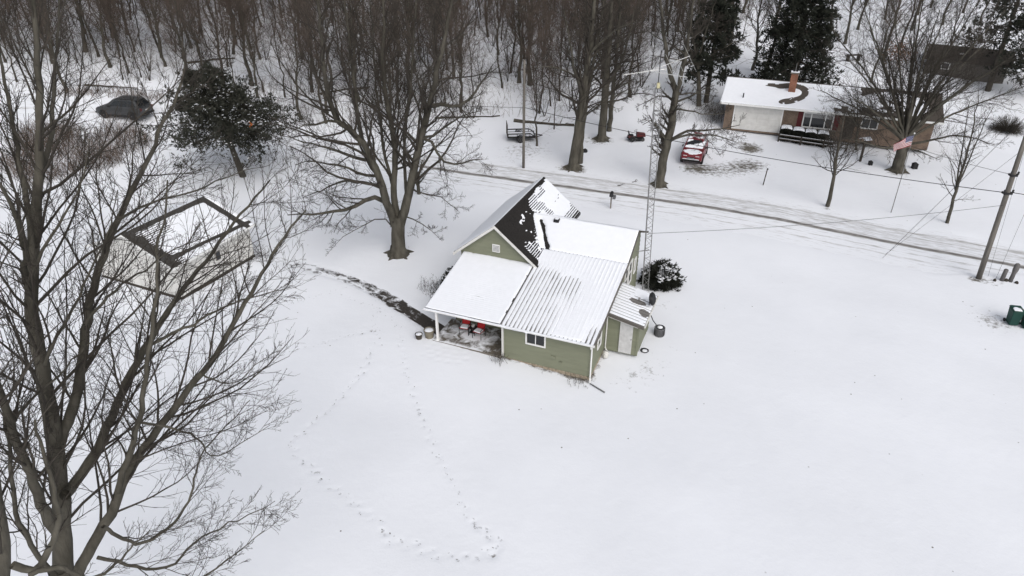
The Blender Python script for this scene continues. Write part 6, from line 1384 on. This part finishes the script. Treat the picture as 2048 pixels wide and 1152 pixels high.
while cnt < 190 and tries < 15000:
    tries += 1
    y = random.uniform(60, 118); x = random.uniform(-95, 20); z = float(T(x, y)); px, py = proj(x, y, z)
    if px < -120 or px > 1300 or py < 20 or py > np.interp(px, edge_x, edge_y) + 6: continue
    o = thing('sapling', 'thin bare multi stemmed sapling in the undergrowth of the wood', 'sapling', (x, y, z), random.uniform(0, 6.28), 'bare saplings under the wood trees'); s = random.uniform(.5, 1.15); o.scale = (s, s, s)
    for nm, me in (('stems', SP[cnt % 3][0]), ('crown', SP[cnt % 3][1])): link(bpy.data.objects.new(nm, me), o)
    cnt += 1
# brush thickets and undergrowth (uncountable)
def thicket(name, label, pts, h, seed, m='brush', spread=.35, P=4, kids=4):
    R = np.random.default_rng(seed); n = len(pts); A = np.zeros((n, P, 3)); A[:, 0] = pts; d = unit(np.stack([R.normal(0, spread, n), R.normal(0, spread, n), np.ones(n)], 1)); L = h * R.uniform(.4, 1.2, n)
    for k in range(1, P): d = unit(d + R.normal(0, .16, (n, 3)) + np.array([0, 0, -.06])); A[:, k] = A[:, k - 1] + d * (L / (P - 1))[:, None]
    rad = np.linspace(.015, .008, P)[None] * np.ones((n, 1)); b = spawn(R, A, rad, kids, .25, 1., 45, .4, 3, up=.0, wig=.2, rr=.7, rmin=.0085)
    V, F = join([tubes(A, rad, 3), tubes(b[0], b[1], 3)]); o = npobj(name, V, F, m, smooth=True); return tag(o, label, 'brush', kind='stuff')
def scatter(n, poly_px, seed):
    R = random.Random(seed); out = []; poly = [G(*q)[:2] for q in poly_px]; xs = [p[0] for p in poly]; ys = [p[1] for p in poly]
    while len(out) < n:
        x, y = R.uniform(min(xs), max(xs)), R.uniform(min(ys), max(ys)); ins = False; j = len(poly) - 1
        for i in range(len(poly)):
            if (poly[i][1] > y) != (poly[j][1] > y) and x < (poly[j][0] - poly[i][0]) * (y - poly[i][1]) / (poly[j][1] - poly[i][1]) + poly[i][0]: ins = not ins
            j = i
        if ins and NZ(x * .5, y * .5, 3) > .40: out.append((x, y, float(T(x, y)) - .03))
    return np.array(out)
thicket('brush_thicket', 'tan brown tangle of brush between the road and the white shed', scatter(1700, [(40, 268), (120, 255), (270, 262), (312, 285), (285, 325), (190, 345), (60, 375), (0, 340)], 1), 1.7, 71)
thicket('undergrowth', 'sparse brown undergrowth on the snowy floor of the wood', scatter(2100, [(-60, 178), (330, 184), (560, 256), (900, 245), (1050, 232), (1230, 215), (1260, 150), (1000, 60), (500, 40), (0, 50)], 2), 1.2, 72, m='twig_wood_hazed', kids=3)
thicket('roadside_weeds', 'brown dry weeds along the far road edge by the grey car', scatter(380, [(100, 196), (330, 205), (340, 192), (100, 183)], 3), .9, 73)
g = G(2012, 262); rb = thing('round_bush', 'rounded bare brown bush alone in the snow right of the brick house', 'bush', g, 0)
R = np.random.default_rng(77); n = 260; az = R.uniform(0, 6.28, n); e = np.arcsin(R.uniform(.05, 1, n)); d = np.stack([np.cos(az) * np.cos(e), np.sin(az) * np.cos(e), np.sin(e) * .75], 1); A = np.zeros((n, 5, 3))
for k in range(1, 5): d = unit(d + R.normal(0, .1, (n, 3))); A[:, k] = A[:, k - 1] + d * .42 * R.uniform(.85, 1.05, n)[:, None]
rad = np.linspace(.02, .009, 5)[None] * np.ones((n, 1)); b = spawn(R, A, rad, 9, .3, 1., 40, .35, 3, rr=.6, rmin=.008); V, F = join([tubes(A, rad, 3)]); npobj('stems', V, F, 'bark_dark', rb); V, F = join([tubes(b[0], b[1], 3)]); npobj('twigs', V, F, 'twig', rb)
# dead flower stalks and shrubs by the walls
def stalks(px, py, n, h, seed, label, name='dead_plant', rad=.25):
    R = np.random.default_rng(seed); g = G(px, py); A = np.zeros((n, 5, 3)); A[:, 0] = np.c_[R.normal(0, rad, (n, 2)), np.full(n, -.03)]; d = unit(np.c_[R.normal(0, .35, (n, 2)), np.ones(n)])
    for k in range(1, 5): d = unit(d + R.normal(0, .12, (n, 3))); A[:, k] = A[:, k - 1] + d * h * .25 * R.uniform(.6, 1.1, n)[:, None]
    rr = np.linspace(.008, .005, 5)[None] * np.ones((n, 1)); b = spawn(R, A, rr, 4, .4, 1., 45, .35, 3, rr=.8, rmin=.005); t = thing(name, label, 'plant', g, 0)
    V, F = join([tubes(A, rr, 3)]); tag(npobj('stems', V, F, 'dark_wood', t), kind='stuff'); V, F = join([tubes(b[0], b[1], 3)]); npobj('twigs', V, F, 'dark_wood', t)
    V, F = snow_blobs(R, b[0][::3, -1], .02, .8); npobj('seed_heads', V, F, 'black', t)
stalks(997, 724, 26, .6, 81, 'dry dark flower stalks in the snow by the porch end'); stalks(1157, 768, 18, .45, 82, 'dry dark flower stalks at the house corner foundation')
stalks(868, 580, 70, .9, 83, 'grey leafless shrub beside the left porch roof edge', 'bare_shrub', .4); stalks(348, 606, 50, .6, 84, 'dark leafless shrub at the corner of the white shed', 'bare_shrub', .35)
stalks(524, 515, 26, .8, 85, 'small leafless shrub at the end of the curved path', 'bare_shrub', .3); stalks(1390, 292, 120, 1.5, 86, 'brown leafless shrub behind the red car', 'bare_shrub', .35)
stalks(1350, 240, 90, 1.6, 87, 'leafless shrub on the rise beyond the mower', 'bare_shrub', .6); stalks(1425, 240, 160, 2.0, 88, 'leafless shrub at the foot of the dark evergreen', 'bare_shrub', .8)
for px, py, n, h, r, s, lb in ((1840, 268, 220, 2.2, 1.2, 89, 'brown leafless shrub at the right end of the brick house'), (1775, 258, 120, 1.3, .6, 90, 'brown leafless shrub against the brick house wall')): stalks(px, py, n, h, s, lb, 'bare_shrub', r)
g = G(1792, 140); R = np.random.default_rng(5); t = thing('oak_sapling', 'small tree holding rusty orange dead leaves beside the brown house', 'tree', g, 0)
MB().tube([(0, 0, -.2), (.1, 0, 2.4)], [.06, .02], 6).build('trunk', 'bark_dark', t); Q = R.normal(0, 1, (700, 3)) * [.8, .8, .7] + [0, 0, 2.]; V, F = blades(R, Q, Q - [0, 0, 1.5], .2, .06, 2); npobj('crown', V, F, 'leaf_tan', t)
# fallen logs and sticks
def log(a, b, r0, r1, label, name='fallen_log', m='bark_dark', lift=.1):
    a, b = np.array(a, float), np.array(b, float); n = 8; R = np.random.default_rng(int(a[0] * 10) % 999); P = np.array([a + (b - a) * k / (n - 1) for k in range(n)]); P[:, 2] = [float(T(q[0], q[1])) + lift for q in P]; P[1:-1] += R.normal(0, .08, (n - 2, 3)) * [1, 1, .3]
    t = thing(name, label, 'log', a, 0); V, F = tubes(P[None] - a, np.linspace(r0, r1, n)[None], 8); npobj('stem', V, F, m, t, smooth=True)
    b1 = spawn(R, P[None] - a, np.linspace(r0, r1, n)[None], 5, .2, 1., 50, .25, 5, up=.05, wig=.2, rr=.35, rmin=.01); V, F = tubes(b1[0], b1[1], 4); npobj('branches', V, F, m, t, smooth=True)
    V, F = tubes(P[None, 1:-1] - a + np.array([0, 0, r0 * .55]), (np.linspace(r0, r1, n)[None] * .55)[:, 1:-1], 6); npobj('snow', V, F, 'snow', t, smooth=True)
log(G(1028, 243), G(1148, 252), .22, .15, 'long dark fallen log lying behind the trailer'); log(G(870, 238), G(1000, 233), .14, .06, 'fallen branch lying at the wood edge by the big tree')
log(G(375, 128), G(470, 118), .16, .08, 'fallen trunk resting in the wood above the cedar'); log(G(415, 140), G(405, 108), .16, .12, 'pale snow covered trunk lying upslope above the cedar')
log(G(170, 172), G(275, 178), .12, .05, 'thin fallen trunk beside the road behind the grey car'); log(G(640, 190), G(740, 175), .16, .08, 'fallen trunk in the wood behind the big forked tree')
for k, (px, py) in enumerate(((1265, 365), (1235, 372), (1120, 250))):
    a = G(px, py); log(a, a + np.array([.5 + .2 * k, .4, 0]), .035, .015, ['crooked broken branch lying on the snow left of the forked yard tree', 'small twig lying on the snow near the mailbox', 'bit of branch lying at the fallen log'][k], 'fallen_branch', lift=.04)
